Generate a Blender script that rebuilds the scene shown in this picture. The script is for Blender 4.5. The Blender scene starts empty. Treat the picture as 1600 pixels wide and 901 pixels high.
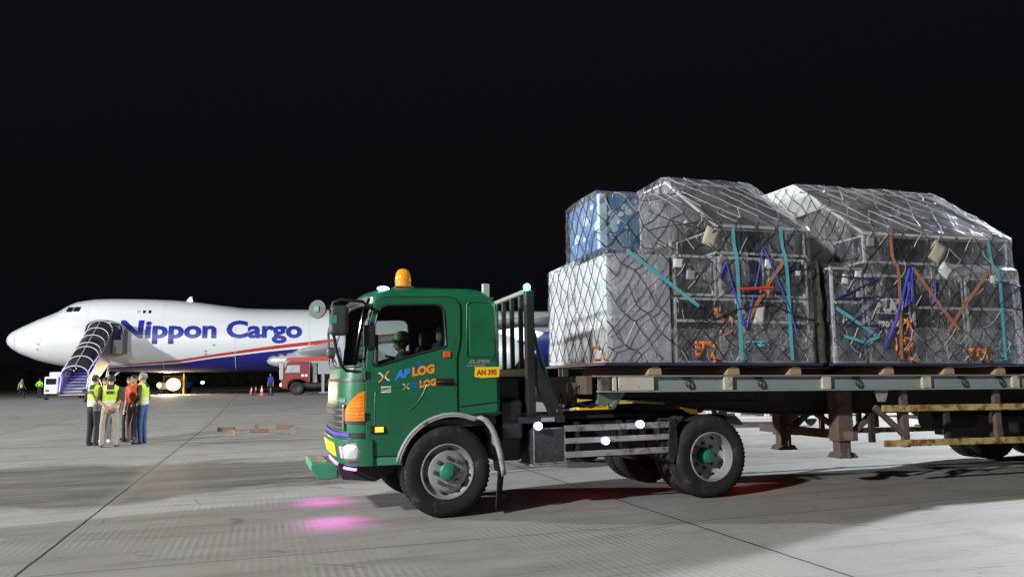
import bpy, bmesh, math, random
from math import sin, cos, pi, radians as R, sqrt, atan2
from mathutils import Vector as V, Matrix, noise
from mathutils.bvhtree import BVHTree
random.seed(7)
S = bpy.context.scene
COL = S.collection

# ------------------------------------------------------------------ camera
HZ, ROLL, F = 591.0, R(1.0), 1200.0
pitch = math.atan((HZ - 450.5) / F)
fw = V((0, cos(pitch), sin(pitch))); r0 = V((1, 0, 0)); u0 = r0.cross(fw)
rt = r0 * cos(ROLL) - u0 * sin(ROLL); up = r0 * sin(ROLL) + u0 * cos(ROLL)
cd = bpy.data.cameras.new('camera'); cam = bpy.data.objects.new('camera', cd); COL.objects.link(cam)
cd.sensor_width = 36; cd.lens = 36 * F / 1600; cd.clip_end = 5000; cd.clip_start = 0.05
mw = Matrix((rt, up, -fw)).transposed().to_4x4(); mw.translation = V((0, 0, 1.5)); cam.matrix_world = mw
S.camera = cam
# ------------------------------------------------------------------ world: night sky
w = bpy.data.worlds.new('World'); S.world = w; w.use_nodes = True
wt = w.node_tree; bg = wt.nodes['Background']
sky = wt.nodes.new('ShaderNodeTexSky'); sky.sky_type = 'NISHITA'; sky.sun_disc = False
sky.sun_elevation = R(-4); sky.sun_rotation = R(200)
ad = wt.nodes.new('ShaderNodeMix'); ad.data_type = 'RGBA'; ad.blend_type = 'ADD'; ad.inputs['Factor'].default_value = 1
wt.links.new(sky.outputs[0], ad.inputs[6]); ad.inputs[7].default_value = (.028, .031, .045, 1)   # faint town glow in the night air
wt.links.new(ad.outputs[2], bg.inputs[0]); bg.inputs[1].default_value = 0.10
S.view_settings.view_transform = 'Standard'; S.view_settings.look = 'None'
S.view_settings.exposure = 0.0; S.view_settings.gamma = 1.0
S.cycles.use_denoising = True
S.cycles.max_bounces = 8; S.cycles.transparent_max_bounces = 24
S.cycles.sample_clamp_indirect = 6
S.cycles.caustics_reflective = False; S.cycles.caustics_refractive = False

# ------------------------------------------------------------------ apron flood lights (tall masts outside the frame)
def lamp(name, loc, watts, col, size=0.5, parent=None, kind='POINT', aim=None, spot=60, blend=.5):
    d = bpy.data.lights.new(name, kind); d.energy = watts; d.color = col; d.shadow_soft_size = size
    o = bpy.data.objects.new(name, d); COL.objects.link(o); o.location = loc
    if kind == 'SPOT':
        d.spot_size = R(spot); d.spot_blend = blend
        o.rotation_euler = (V(aim) - V(loc)).to_track_quat('-Z', 'Y').to_euler()
    if parent: o.parent = parent
    return o
lamp('flood_mast_light', (-62, 13, 17), 195000, (.97, .985, 1.0), 1.0)
lamp('flood_mast_light', (-24, -15, 17), 78000, (1.0, .98, .95), 0.7)
lamp('flood_mast_light', (27, 27, 13), 85000, (.88, .94, 1.0), 0.5)

# ------------------------------------------------------------------ helpers
def lk(o, parent=None):
    COL.objects.link(o)
    if parent is not None: o.parent = parent
    return o
def tag(o, label=None, cat=None, group=None, kind=None):
    if label: o['label'] = label
    if cat: o['category'] = cat
    if group: o['group'] = group
    if kind: o['kind'] = kind
    return o
def thing(name, label, cat, loc=(0, 0, 0), rot=(0, 0, 0), group=None):
    o = bpy.data.objects.new(name, None); o.empty_display_size = .2
    o.location = loc; o.rotation_euler = rot if hasattr(rot, '__len__') else (0, 0, rot)
    lk(o); tag(o, label, cat, group); return o
class MB:
    def __init__(s): s.bm = bmesh.new()
    def v(s, p): return s.bm.verts.new(p)
    def face(s, vs, mi=0):
        try: f = s.bm.faces.new(vs)
        except ValueError: return None
        f.material_index = mi; return f
    def box(s, x0, x1, y0, y1, z0, z1, mi=0, mtx=None):
        c = [(x0,y0,z0),(x1,y0,z0),(x1,y1,z0),(x0,y1,z0),(x0,y0,z1),(x1,y0,z1),(x1,y1,z1),(x0,y1,z1)]
        if mtx is not None: c = [mtx @ V(p) for p in c]
        v = [s.v(p) for p in c]
        for q in ((3,2,1,0),(4,5,6,7),(0,1,5,4),(1,2,6,5),(2,3,7,6),(3,0,4,7)): s.face([v[i] for i in q], mi)
        return s
    def bar(s, p, q, w=.05, h=.05, upv=(0,0,1), mi=0):
        p = V(p); q = V(q); d = (q - p); L = d.length; d.normalize(); u = V(upv)
        if abs(d.dot(u)) > .99: u = V((0,1,0))
        a = d.cross(u).normalized(); b = a.cross(d)
        m = Matrix((d, a, b)).transposed().to_4x4(); m.translation = p
        return s.box(0, L, -w/2, w/2, -h/2, h/2, mi, m)
    def tube(s, pts, r, n=8, closed=False, mi=0, cap=True):
        pts = [V(p) for p in pts]; rings = []; N = len(pts); ref = V((0,0,1))
        for i, p in enumerate(pts):
            if closed: d = pts[(i+1)%N] - pts[i-1]
            else: d = pts[min(i+1,N-1)] - pts[max(i-1,0)]
            if d.length < 1e-9: d = V((1,0,0))
            d.normalize()
            if abs(d.dot(ref)) > .95: ref = V((1,0,0)) if abs(d.x) < .9 else V((0,1,0))
            a = d.cross(ref).normalized(); b = d.cross(a); ref = -b if i else ref
            a = d.cross(ref).normalized(); b = a.cross(d)
            rr = r[i] if hasattr(r, '__len__') else r
            rings.append([s.v(p + (a*cos(2*pi*k/n) + b*sin(2*pi*k/n))*rr) for k in range(n)])
        M = N if closed else N-1
        for i in range(M):
            A, B = rings[i], rings[(i+1)%N]
            for k in range(n): s.face([A[k], A[(k+1)%n], B[(k+1)%n], B[k]], mi)
        if cap and not closed:
            s.face(rings[0][::-1], mi); s.face(rings[-1], mi)
        return s
    def cyl(s, p, q, r, n=20, r2=None, mi=0): return s.tube([p, q], [r, r if r2 is None else r2], n, mi=mi)
    def prism(s, poly, axis, a, b, mi=0):
        def P(u, v, t): return {'y': (u, t, v), 'x': (t, u, v), 'z': (u, v, t)}[axis]
        A = [s.v(P(u, v, a)) for u, v in poly]; B = [s.v(P(u, v, b)) for u, v in poly]; n = len(poly)
        s.face(A[::-1], mi); s.face(B, mi)
        for i in range(n): s.face([A[i], A[(i+1)%n], B[(i+1)%n], B[i]], mi)
        return s
    def prism_hole(s, outer, inner, axis, a, b, mi=0):
        def P(u, v, t): return {'y': (u, t, v), 'x': (t, u, v), 'z': (u, v, t)}[axis]
        for t in (a, b):
            es = []
            for loop in (outer, inner):
                vs = [s.v(P(u, v, t)) for u, v in loop]
                es += [s.bm.edges.new((vs[i], vs[(i+1)%len(vs)])) for i in range(len(vs))]
            bmesh.ops.triangle_fill(s.bm, use_beauty=True, use_dissolve=False, edges=es)
        for loop in (outer, inner):
            n = len(loop)
            for i in range(n):
                (u, v), (u2, v2) = loop[i], loop[(i+1)%n]
                s.face([s.v(P(u,v,a)), s.v(P(u2,v2,a)), s.v(P(u2,v2,b)), s.v(P(u,v,b))], mi)
        bmesh.ops.remove_doubles(s.bm, verts=s.bm.verts, dist=1e-5)
        return s
    def lathe(s, prof, c, axis='z', n=32, mi=0, close=False, cap0=False):
        c = V(c); rings = []
        for r, h in prof:
            ring = []
            for k in range(n):
                t = 2*pi*k/n; a, b = r*cos(t), r*sin(t)
                ring.append(s.v(c + V({'z': (a,b,h), 'y': (a,h,b), 'x': (h,a,b)}[axis])))
            rings.append(ring)
        for i in range(len(rings)-1):
            for k in range(n): s.face([rings[i][k], rings[i][(k+1)%n], rings[i+1][(k+1)%n], rings[i+1][k]], mi)
        if close:
            for k in range(n): s.face([rings[-1][k], rings[-1][(k+1)%n], rings[0][(k+1)%n], rings[0][k]], mi)
        else:
            if prof[0][0] > 0 and cap0: s.face(rings[0], mi)
            if prof[-1][0] > 0 and cap0: s.face(rings[-1], mi)
            bmesh.ops.remove_doubles(s.bm, verts=[v for r, (q, _) in zip(rings, prof) if q == 0 for v in r], dist=1e-6)
        return s
    def ball(s, c, r, sc=(1,1,1), n=12, mi=0):
        m = Matrix.Translation(V(c)) @ Matrix.Diagonal((r*sc[0], r*sc[1], r*sc[2], 1))
        g = bmesh.ops.create_uvsphere(s.bm, u_segments=n, v_segments=max(6, n//2+2), radius=1, matrix=m)
        for vv in g['verts']:
            for f in vv.link_faces: f.material_index = mi
        return s
    def grid(s, rows, mi=0, closed_u=False):
        vs = [[s.v(p) for p in r] for r in rows]
        for i in range(len(vs)-1):
            m = len(vs[i]); rng = m if closed_u else m-1
            for j in range(rng): s.face([vs[i][j], vs[i][(j+1)%m], vs[i+1][(j+1)%m], vs[i+1][j]], mi)
        return vs
    def text(s, txt, size, fn, bold=0.0, sx=1.0, shear=0.0, cuts=0, mi=0, spacing=1.0, align='LEFT'):
        cu = bpy.data.curves.new('t', 'FONT'); cu.body = txt; cu.size = size; cu.offset = bold; cu.shear = shear
        cu.space_character = spacing; cu.align_x = align; cu.resolution_u = 3
        o = bpy.data.objects.new('t', cu); COL.objects.link(o)
        dg = bpy.context.evaluated_depsgraph_get(); me = bpy.data.meshes.new_from_object(o.evaluated_get(dg))
        tb = bmesh.new(); tb.from_mesh(me)
        bmesh.ops.triangulate(tb, faces=tb.faces)
        for _ in range(cuts):
            es = [e for e in tb.edges if e.calc_length() > size*.18]
            if es: bmesh.ops.subdivide_edges(tb, edges=es, cuts=1); bmesh.ops.triangulate(tb, faces=tb.faces)
        m = {}
        for vv in tb.verts: m[vv.index if False else vv] = s.v(fn(vv.co.x*sx, vv.co.y))
        for f in tb.faces: s.face([m[x] for x in f.verts], mi)
        tb.free(); bpy.data.objects.remove(o); bpy.data.curves.remove(cu); bpy.data.meshes.remove(me)
        return s
    def obj(s, name, mat, parent=None, smooth=None, bevel=0, recalc=True, seg=2, split=False):
        if split:      # each loose piece becomes a part of its own
            s.bm.verts.ensure_lookup_table(); seen = set(); out = []
            for v0 in list(s.bm.verts):
                if v0 in seen: continue
                isl = [v0]; seen.add(v0); k = 0
                while k < len(isl):
                    for e in isl[k].link_edges:
                        o2 = e.other_vert(isl[k])
                        if o2 not in seen: seen.add(o2); isl.append(o2)
                    k += 1
                b = MB(); mp = {v: b.v(v.co) for v in isl}
                for f in {f for v in isl for f in v.link_faces}: b.face([mp[v] for v in f.verts], f.material_index)
                out.append(b.obj(name, mat, parent, smooth, bevel, recalc, seg))
            s.bm.free(); return out
        if recalc: bmesh.ops.recalc_face_normals(s.bm, faces=s.bm.faces)
        me = bpy.data.meshes.new(name); s.bm.to_mesh(me); s.bm.free()
        for m in (mat if isinstance(mat, (list, tuple)) else [mat]): me.materials.append(m)
        o = bpy.data.objects.new(name, me); lk(o, parent)
        if smooth is not None:
            for p in me.polygons: p.use_smooth = True
            me.set_sharp_from_angle(angle=R(smooth))
        if bevel:
            b = o.modifiers.new('b', 'BEVEL'); b.width = bevel; b.segments = seg; b.limit_method = 'ANGLE'; b.angle_limit = R(40)
            b.harden_normals = False
        return o
def apply_mods(o):
    dg = bpy.context.evaluated_depsgraph_get(); me = bpy.data.meshes.new_from_object(o.evaluated_get(dg))
    old = o.data; o.modifiers.clear(); o.data = me; bpy.data.meshes.remove(old); return o
def settle(o, M):
    """put the origin of a one-mesh thing at its base, mesh given in the frame M"""
    me = o.data; xs = [v.co.x for v in me.vertices]; ys = [v.co.y for v in me.vertices]; zs = [v.co.z for v in me.vertices]
    c = V(((min(xs)+max(xs))/2, (min(ys)+max(ys))/2, min(zs))); me.transform(Matrix.Translation(-c))
    o.matrix_world = M @ Matrix.Translation(c); return o
def frame(loc, rz, ry=0):
    return Matrix.Translation(V(loc)) @ Matrix.Rotation(rz, 4, 'Z') @ Matrix.Rotation(ry, 4, 'Y')
def gz(y):
    t = min(1, max(0, (y-24)/36)); return .5*t*t*(3-2*t)

# ------------------------------------------------------------------ materials
MATS = {}
def mat(name, col, rough=.5, metal=0, var=.12, vs=4.0, bump=0, bs=40, dirt=None, emit=None, coat=0, spec=.5, stretch=None):
    """dirt = (colour, threshold 0-1, scale): worn or soiled patches with a shape of their own"""
    if name in MATS: return MATS[name]
    m = bpy.data.materials.new(name); m.use_nodes = True; nt = m.node_tree; N = nt.nodes; Lk = nt.links
    b = N['Principled BSDF']; b.inputs['Roughness'].default_value = rough; b.inputs['Metallic'].default_value = metal
    b.inputs['Coat Weight'].default_value = coat; b.inputs['Specular IOR Level'].default_value = spec
    tc = N.new('ShaderNodeTexCoord'); src = tc.outputs['Object']
    if stretch:
        mp = N.new('ShaderNodeMapping'); mp.inputs['Scale'].default_value = stretch; Lk.new(src, mp.inputs['Vector']); src = mp.outputs[0]
    n1 = N.new('ShaderNodeTexNoise'); n1.inputs['Scale'].default_value = vs; n1.inputs['Detail'].default_value = 6; n1.inputs['Roughness'].default_value = .65
    Lk.new(src, n1.inputs['Vector'])
    rp = N.new('ShaderNodeValToRGB'); rp.color_ramp.elements[0].position = .25; rp.color_ramp.elements[1].position = .75
    c = V(col[:3]); lo = c*(1-var); hi = c*(1+var)
    rp.color_ramp.elements[0].color = (*lo, 1); rp.color_ramp.elements[1].color = (min(hi[0],1), min(hi[1],1), min(hi[2],1), 1)
    Lk.new(n1.outputs['Fac'], rp.inputs['Fac']); out = rp.outputs['Color']
    if dirt:
        dc, th, ds = dirt
        n2 = N.new('ShaderNodeTexNoise'); n2.inputs['Scale'].default_value = ds; n2.inputs['Detail'].default_value = 8; n2.inputs['Roughness'].default_value = .7
        Lk.new(src, n2.inputs['Vector'])
        r2 = N.new('ShaderNodeValToRGB'); r2.color_ramp.elements[0].position = th; r2.color_ramp.elements[1].position = min(1, th+.09)
        Lk.new(n2.outputs['Fac'], r2.inputs['Fac'])
        mx = N.new('ShaderNodeMix'); mx.data_type = 'RGBA'; mx.inputs[7].default_value = (*dc, 1)
        Lk.new(r2.outputs['Color'], mx.inputs['Factor']); Lk.new(out, mx.inputs[6]); out = mx.outputs[2]
    Lk.new(out, b.inputs['Base Color'])
    if rough > .05:
        mr = N.new('ShaderNodeMapRange'); mr.inputs['To Min'].default_value = max(0, rough-.08); mr.inputs['To Max'].default_value = min(1, rough+.1)
        Lk.new(n1.outputs['Fac'], mr.inputs['Value']); Lk.new(mr.outputs[0], b.inputs['Roughness'])
    if bump:
        n3 = N.new('ShaderNodeTexNoise'); n3.inputs['Scale'].default_value = bs; n3.inputs['Detail'].default_value = 4; Lk.new(src, n3.inputs['Vector'])
        bp = N.new('ShaderNodeBump'); bp.inputs['Strength'].default_value = bump; bp.inputs['Distance'].default_value = .02
        Lk.new(n3.outputs['Fac'], bp.inputs['Height']); Lk.new(bp.outputs[0], b.inputs['Normal'])
    if emit: b.inputs['Emission Color'].default_value = (*emit[0], 1); b.inputs['Emission Strength'].default_value = emit[1]
    MATS[name] = m; return m
def film(name, lo, hi, col=(.80,.83,.88), rough=.16, ns=(5,5,1.5)):
    """clear plastic sheet: transparent, with milky haze, highlights painted on creases, painted glints and gloss"""
    m = bpy.data.materials.new(name); m.use_nodes = True; nt = m.node_tree; N = nt.nodes; Lk = nt.links; N.remove(N['Principled BSDF'])
    out = N['Material Output']; tc = N.new('ShaderNodeTexCoord')
    def nz(scale, sc, det, ro, dist):
        mp = N.new('ShaderNodeMapping'); mp.inputs['Scale'].default_value = scale; Lk.new(tc.outputs['Object'], mp.inputs['Vector'])
        n = N.new('ShaderNodeTexNoise'); n.inputs['Scale'].default_value = sc; n.inputs['Detail'].default_value = det; n.inputs['Roughness'].default_value = ro; n.inputs['Distortion'].default_value = dist
        Lk.new(mp.outputs[0], n.inputs['Vector']); return n.outputs['Fac']
    def rng(x, a, b, c, d):
        r = N.new('ShaderNodeMapRange'); r.inputs['From Min'].default_value = a; r.inputs['From Max'].default_value = b; r.inputs['To Min'].default_value = c; r.inputs['To Max'].default_value = d
        Lk.new(x, r.inputs['Value']); return r.outputs[0]
    def mth(op, a, b):
        n = N.new('ShaderNodeMath'); n.operation = op
        for i, x in enumerate((a, b)):
            if isinstance(x, (int, float)): n.inputs[i].default_value = x
            else: Lk.new(x, n.inputs[i])
        return n.outputs[0]
    big = nz((1, 1, .8), 1.6, 3, .5, .6); big2 = nz((1.2, 1.2, 1), 2.3, 3, .5, 1.0)
    s1 = nz(ns, 1.2, 4, .6, 1.6); s2 = nz((ns[0]*1.7, ns[1]*1.7, ns[2]*1.1), 2.0, 4, .65, 2.2); gl1 = nz((ns[0]*2.4, ns[1]*2.4, ns[2]*1.6), 1.6, 3, .6, 1.2)
    def ridge(x, w): return rng(mth('ABSOLUTE', mth('SUBTRACT', x, .5), 0), 0, w, 1, 0)
    fold = mth('MULTIPLY', ridge(s1, .014), rng(big, .46, .60, .0, 1)); fine = mth('MULTIPLY', ridge(s2, .02), rng(big2, .50, .62, 0, 1))  # white lines painted along creases as highlights
    painted_glint = mth('MULTIPLY', rng(gl1, .635, .68, 0, 1), rng(big2, .40, .60, .15, 1))  # white specks painted into the film as glints
    milky = mth('MULTIPLY', rng(big, .40, .66, lo, hi), rng(s1, .35, .65, .6, 1.3))
    hz = mth('ADD', mth('ADD', milky, mth('MULTIPLY', fold, .62)), mth('ADD', mth('MULTIPLY', fine, .42), mth('MULTIPLY', painted_glint, .95)))
    cl = N.new('ShaderNodeClamp'); Lk.new(hz, cl.inputs['Value']); cl.inputs['Max'].default_value = .85
    h = mth('ADD', mth('ADD', s1, mth('MULTIPLY', s2, .35)), mth('MULTIPLY', fold, .12))
    bp = N.new('ShaderNodeBump'); bp.inputs['Strength'].default_value = .8; bp.inputs['Distance'].default_value = .045; Lk.new(h, bp.inputs['Height'])
    tr = N.new('ShaderNodeBsdfTransparent'); tr.inputs['Color'].default_value = (.985,.988,.995,1)
    gl = N.new('ShaderNodeBsdfGlossy'); gl.inputs['Roughness'].default_value = rough; gl.inputs['Color'].default_value = (.9,.94,1,1); Lk.new(bp.outputs[0], gl.inputs['Normal'])
    df = N.new('ShaderNodeBsdfDiffuse'); df.inputs['Color'].default_value = (*col, 1); Lk.new(bp.outputs[0], df.inputs['Normal'])
    tl = N.new('ShaderNodeBsdfTranslucent'); tl.inputs['Color'].default_value = (*col, 1)
    m1 = N.new('ShaderNodeMixShader'); m1.inputs[0].default_value = .22; Lk.new(df.outputs[0], m1.inputs[1]); Lk.new(tl.outputs[0], m1.inputs[2])
    m2 = N.new('ShaderNodeMixShader'); Lk.new(cl.outputs[0], m2.inputs[0]); Lk.new(tr.outputs[0], m2.inputs[1]); Lk.new(m1.outputs[0], m2.inputs[2])
    fr = N.new('ShaderNodeFresnel'); fr.inputs['IOR'].default_value = 1.45; Lk.new(bp.outputs[0], fr.inputs['Normal'])
    m3 = N.new('ShaderNodeMixShader'); Lk.new(mth('MULTIPLY', fr.outputs[0], .38), m3.inputs[0]); Lk.new(m2.outputs[0], m3.inputs[1]); Lk.new(gl.outputs[0], m3.inputs[2])
    Lk.new(m3.outputs[0], out.inputs['Surface']); return m
def glass(name, tint, refl=.12):
    m = bpy.data.materials.new(name); m.use_nodes = True; nt = m.node_tree; N = nt.nodes; Lk = nt.links; N.remove(N['Principled BSDF'])
    tr = N.new('ShaderNodeBsdfTransparent'); tr.inputs['Color'].default_value = (*tint, 1)
    gl = N.new('ShaderNodeBsdfGlossy'); gl.inputs['Roughness'].default_value = .03
    fr = N.new('ShaderNodeFresnel'); fr.inputs['IOR'].default_value = 1.5
    ad = N.new('ShaderNodeMath'); ad.operation = 'MULTIPLY_ADD'; ad.inputs[1].default_value = 1.2; ad.inputs[2].default_value = refl-.06; ad.use_clamp = True
    Lk.new(fr.outputs[0], ad.inputs[0]); mx = N.new('ShaderNodeMixShader'); Lk.new(ad.outputs[0], mx.inputs[0])
    Lk.new(tr.outputs[0], mx.inputs[1]); Lk.new(gl.outputs[0], mx.inputs[2]); Lk.new(mx.outputs[0], N['Material Output'].inputs['Surface']); return m

GREEN = mat('green_paint', (.012,.128,.060), .34, var=.2, vs=2.2, coat=.25, dirt=((.028,.085,.055), .585, 4.5), bump=.05, bs=3)
GREEN2 = mat('pale_green_paint', (.05,.27,.16), .5, var=.2, dirt=((.12,.12,.1), .62, 9))
BLACK = mat('black_paint', (.012,.012,.013), .5, var=.4, dirt=((.035,.032,.03), .6, 8))
DARK = mat('dark_steel', (.03,.03,.032), .55, .3, var=.4, dirt=((.07,.05,.035), .6, 7))
BLKPL = mat('black_plastic', (.018,.018,.02), .45, var=.3)
GREYPL = mat('grey_plastic', (.042,.042,.048), .5, var=.15)
RUBBER = mat('tyre_rubber', (.018,.018,.019), .78, var=.3, vs=8, bump=.2, bs=60, dirt=((.055,.052,.048), .55, 5), spec=.3)
STEEL = mat('wheel_steel', (.36,.36,.36), .42, .4, var=.2, dirt=((.20,.18,.16), .6, 9))
GREYMUD = mat('grey_mudguard', (.33,.34,.34), .55, var=.15, dirt=((.09,.085,.08), .56, 6))
CHROME = mat('chrome', (.65,.65,.66), .12, 1, var=.05)
ALU = mat('worn_aluminium', (.30,.29,.275), .55, .35, var=.3, vs=7, dirt=((.12,.09,.07), .53, 6))
INTER = mat('cab_interior', (.016,.016,.018), .8, var=.3)
SEATM = mat('seat_cloth', (.05,.05,.055), .85, var=.25)
AMBER = mat('amber_lens', (.66,.18,.005), .15, var=.6, vs=6, emit=((1,.25,.01), .18), coat=.8, bump=.35, bs=22)
AMBERD = mat('amber_beacon_lens', (.85,.30,.01), .15, var=.2, vs=14, emit=((1,.40,.03), .18), coat=.6)
LENS = mat('clear_lamp_lens', (.75,.77,.8), .12, .2, var=.2, vs=30, bump=.3, bs=70, coat=.6)
WLED = mat('white_led', (1,1,1), .3, emit=((.85,.9,1), 30))
WHALO = mat('blue_white_halo', (.6,.7,1), .3, emit=((.30,.42,1), 1.1))
GLED = mat('green_led', (.1,1,.5), .3, emit=((.03,1,.42), 30))
BLED = mat('blue_led', (.3,.5,1), .3, emit=((.15,.38,1), 14))
MAG = mat('magenta_led', (1,.2,.9), .3, emit=((1,.12,.85), 5))
VIO = mat('violet_led_strip', (.1,.05,.6), .3, emit=((.12,.03,.85), .4), var=.5, vs=12)
YPLATE = mat('yellow_plate', (.85,.62,.02), .5, var=.08)
REDT = mat('red_lettering', (.50,.03,.02), .5, var=.05)
ORT = mat('orange_lettering', (.85,.27,.03), .5, var=.08)
BLT = mat('blue_lettering', (.03,.22,.72), .5, var=.08)
WHT = mat('white_lettering', (.72,.72,.68), .5, var=.08)
SILT = mat('silver_lettering', (.35,.40,.38), .35, .4, var=.1)
CLEARG = glass('window_glass', (.84,.87,.86), .11)
WSG = glass('windscreen_glass', (.60,.74,.70), .26)
SKIN = mat('skin', (.42,.23,.15), .55, var=.08)
HAIRB = mat('black_hair', (.012,.011,.010), .6, var=.3)
WHITEP = mat('white_paint', (.74,.75,.75), .35, var=.04, vs=1.5)
WOOD = mat('timber', (.20,.125,.07), .75, var=.3, vs=6, stretch=(1,8,8), bump=.2)
OWOOD = mat('sawn_timber', (.36,.25,.15), .8, var=.35, vs=5, stretch=(2,8,8), bump=.25, dirt=((.12,.08,.05), .62, 7))

# ------------------------------------------------------------------ setting: apron, grass, far wood
def apron_material():
    m = bpy.data.materials.new('grooved_concrete'); m.use_nodes = True; nt = m.node_tree; N = nt.nodes; Lk = nt.links; b = N['Principled BSDF']
    def nd(t, **k):
        n = N.new(t)
        for a, v in k.items(): setattr(n, a, v)
        return n
    def mth(op, a, b2=None, c=None, clamp=False):
        n = nd('ShaderNodeMath', operation=op); n.use_clamp = clamp
        for i, x in enumerate((a, b2, c)):
            if x is None: continue
            if isinstance(x, (int, float)): n.inputs[i].default_value = x
            else: Lk.new(x, n.inputs[i])
        return n.outputs[0]
    def nz(vec, sc, det=5, ro=.6, dist=0):
        n = nd('ShaderNodeTexNoise'); n.inputs['Scale'].default_value = sc; n.inputs['Detail'].default_value = det
        n.inputs['Roughness'].default_value = ro; n.inputs['Distortion'].default_value = dist; Lk.new(vec, n.inputs['Vector']); return n.outputs['Fac']
    def ramp(x, a, b2, c=0, d=1):
        n = nd('ShaderNodeMapRange'); n.inputs['From Min'].default_value = a; n.inputs['From Max'].default_value = b2
        n.inputs['To Min'].default_value = c; n.inputs['To Max'].default_value = d; Lk.new(x, n.inputs['Value']); return n.outputs[0]
    def mix(f, a, b2):
        n = nd('ShaderNodeMix', data_type='RGBA'); 
        if isinstance(f, float): n.inputs['Factor'].default_value = f
        else: Lk.new(f, n.inputs['Factor'])
        for i, x in ((6, a), (7, b2)):
            if isinstance(x, tuple): n.inputs[i].default_value = (*x, 1)
            else: Lk.new(x, n.inputs[i])
        return n.outputs[2]
    tc = nd('ShaderNodeTexCoord'); mp = nd('ShaderNodeMapping'); mp.inputs['Rotation'].default_value = (0, 0, R(-18)); Lk.new(tc.outputs['Object'], mp.inputs['Vector'])
    P = mp.outputs[0]; sp = nd('ShaderNodeSeparateXYZ'); Lk.new(P, sp.inputs[0]); u, v = sp.outputs[0], sp.outputs[1]
    wv = nd('ShaderNodeMapping'); wv.inputs['Scale'].default_value = (1, 1, 1); Lk.new(P, wv.inputs['Vector'])
    wob = mth('MULTIPLY', mth('SUBTRACT', nz(P, 1.5, 4), .5), .035)
    du = mth('PINGPONG', mth('ADD', mth('ADD', u, 1.85 + 604), wob), 3.02); dv = mth('PINGPONG', mth('ADD', mth('ADD', v, -7.22 + 600), wob), 3.0)
    ju = mth('LESS_THAN', du, .014); jv = mth('LESS_THAN', dv, .009)
    joint = mth('MAXIMUM', ju, mth('MULTIPLY', jv, .75))
    near_j = mth('MAXIMUM', ramp(du, .0, .22, .5, 0), ramp(dv, .0, .16, .35, 0))
    # tone of each slab
    fl = nd('ShaderNodeVectorMath', operation='FLOOR'); sc = nd('ShaderNodeMapping'); sc.inputs['Location'].default_value = (1.85/6.04+100, -7.22/6+100, 0); sc.inputs['Scale'].default_value = (1/6.04, 1/6, 0)
    Lk.new(P, sc.inputs['Vector']); Lk.new(sc.outputs[0], fl.inputs[0]); wn = nd('ShaderNodeTexWhiteNoise', noise_dimensions='2D'); Lk.new(fl.outputs[0], wn.inputs['Vector'])
    big = nz(P, .11, 4, .55); mid = nz(P, .9, 6, .65, .4); fine = nz(P, 16, 6, .7); grit = nz(P, 120, 2, .6)
    streak = nd('ShaderNodeMapping'); streak.inputs['Scale'].default_value = (.35, 2.6, 1); Lk.new(P, streak.inputs['Vector']); stk = nz(streak.outputs[0], .9, 6, .65, .6)
    col = mix(ramp(mid, .3, .72), (.195,.188,.171), (.292,.283,.262))
    col = mix(ramp(big, .35, .66, 0, .55), col, (.31,.297,.268))
    col = mix(mth('MULTIPLY', wn.outputs['Value'], .42), col, (.20,.197,.19))
    col = mix(ramp(stk, .50, .68, 0, .6), col, (.12,.113,.10))
    col = mix(ramp(fine, .35, .75, 0, .28), col, (.16,.155,.145))
    # grooves brushed into the slabs, stronger where the broom bit
    gb = mth('SINE', mth('MULTIPLY', mth('ADD', u, mth('MULTIPLY', mid, .02)), 2*pi/.072))
    gs = mth('MULTIPLY', ramp(nz(P, .45, 4, .6), .46, .62), ramp(wn.outputs['Value'], 0, 1, .5, 1))
    col = mix(mth('MULTIPLY', ramp(gb, .0, .9, 0, .42), gs), col, (.11,.108,.10))
    # darker, smoother brown patch on the left slabs
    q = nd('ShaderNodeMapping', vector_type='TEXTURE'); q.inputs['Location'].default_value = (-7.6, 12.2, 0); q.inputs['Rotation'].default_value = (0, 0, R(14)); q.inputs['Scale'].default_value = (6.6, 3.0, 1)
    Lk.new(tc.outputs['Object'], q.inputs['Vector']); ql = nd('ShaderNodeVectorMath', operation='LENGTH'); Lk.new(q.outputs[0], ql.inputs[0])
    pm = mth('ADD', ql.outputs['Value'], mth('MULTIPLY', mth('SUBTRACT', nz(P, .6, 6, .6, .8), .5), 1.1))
    dark_patch = ramp(pm, .78, 1.04, 1, 0)
    dark_patch2 = mth('MULTIPLY', dark_patch, ramp(stk, .3, .6, .55, 1))
    col = mix(mth('MULTIPLY', dark_patch2, .80), col, (.072,.064,.052))
    # thin meandering scuffs and tyre marks
    def thin(x, wd): return ramp(mth('ABSOLUTE', mth('SUBTRACT', x, .5)), 0, wd, 1, 0)
    scf = mth('MULTIPLY', thin(nz(P, .28, 2, .4, .3), .0035), ramp(nz(P, 1.7, 4, .6), .48, .6))
    scf2 = mth('MULTIPLY', thin(nz(streak.outputs[0], .55, 3, .5, 1.2), .004), ramp(nz(P, .7, 3, .6), .45, .62))
    col = mix(mth('MULTIPLY', mth('MAXIMUM', scf, scf2), .6), col, (.055,.052,.047))
    # small oil drips and tyre scuffs
    st2 = nz(P, .33, 5, .62, .5); col = mix(ramp(st2, .56, .66, 0, .38), col, (.085,.078,.067))
    ov = nz(P, 2.3, 3, .5); col = mix(ramp(ov, .70, .76, 0, .55), col, (.07,.066,.06))
    col = mix(near_j, col, (.20,.195,.185)); col = mix(joint, col, (.028,.027,.026))
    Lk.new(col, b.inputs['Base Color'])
    ro = mth('SUBTRACT', ramp(mid, .3, .7, .74, .88), mth('MULTIPLY', dark_patch, .22)); Lk.new(ro, b.inputs['Roughness'])
    b.inputs['Specular IOR Level'].default_value = .35
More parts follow.
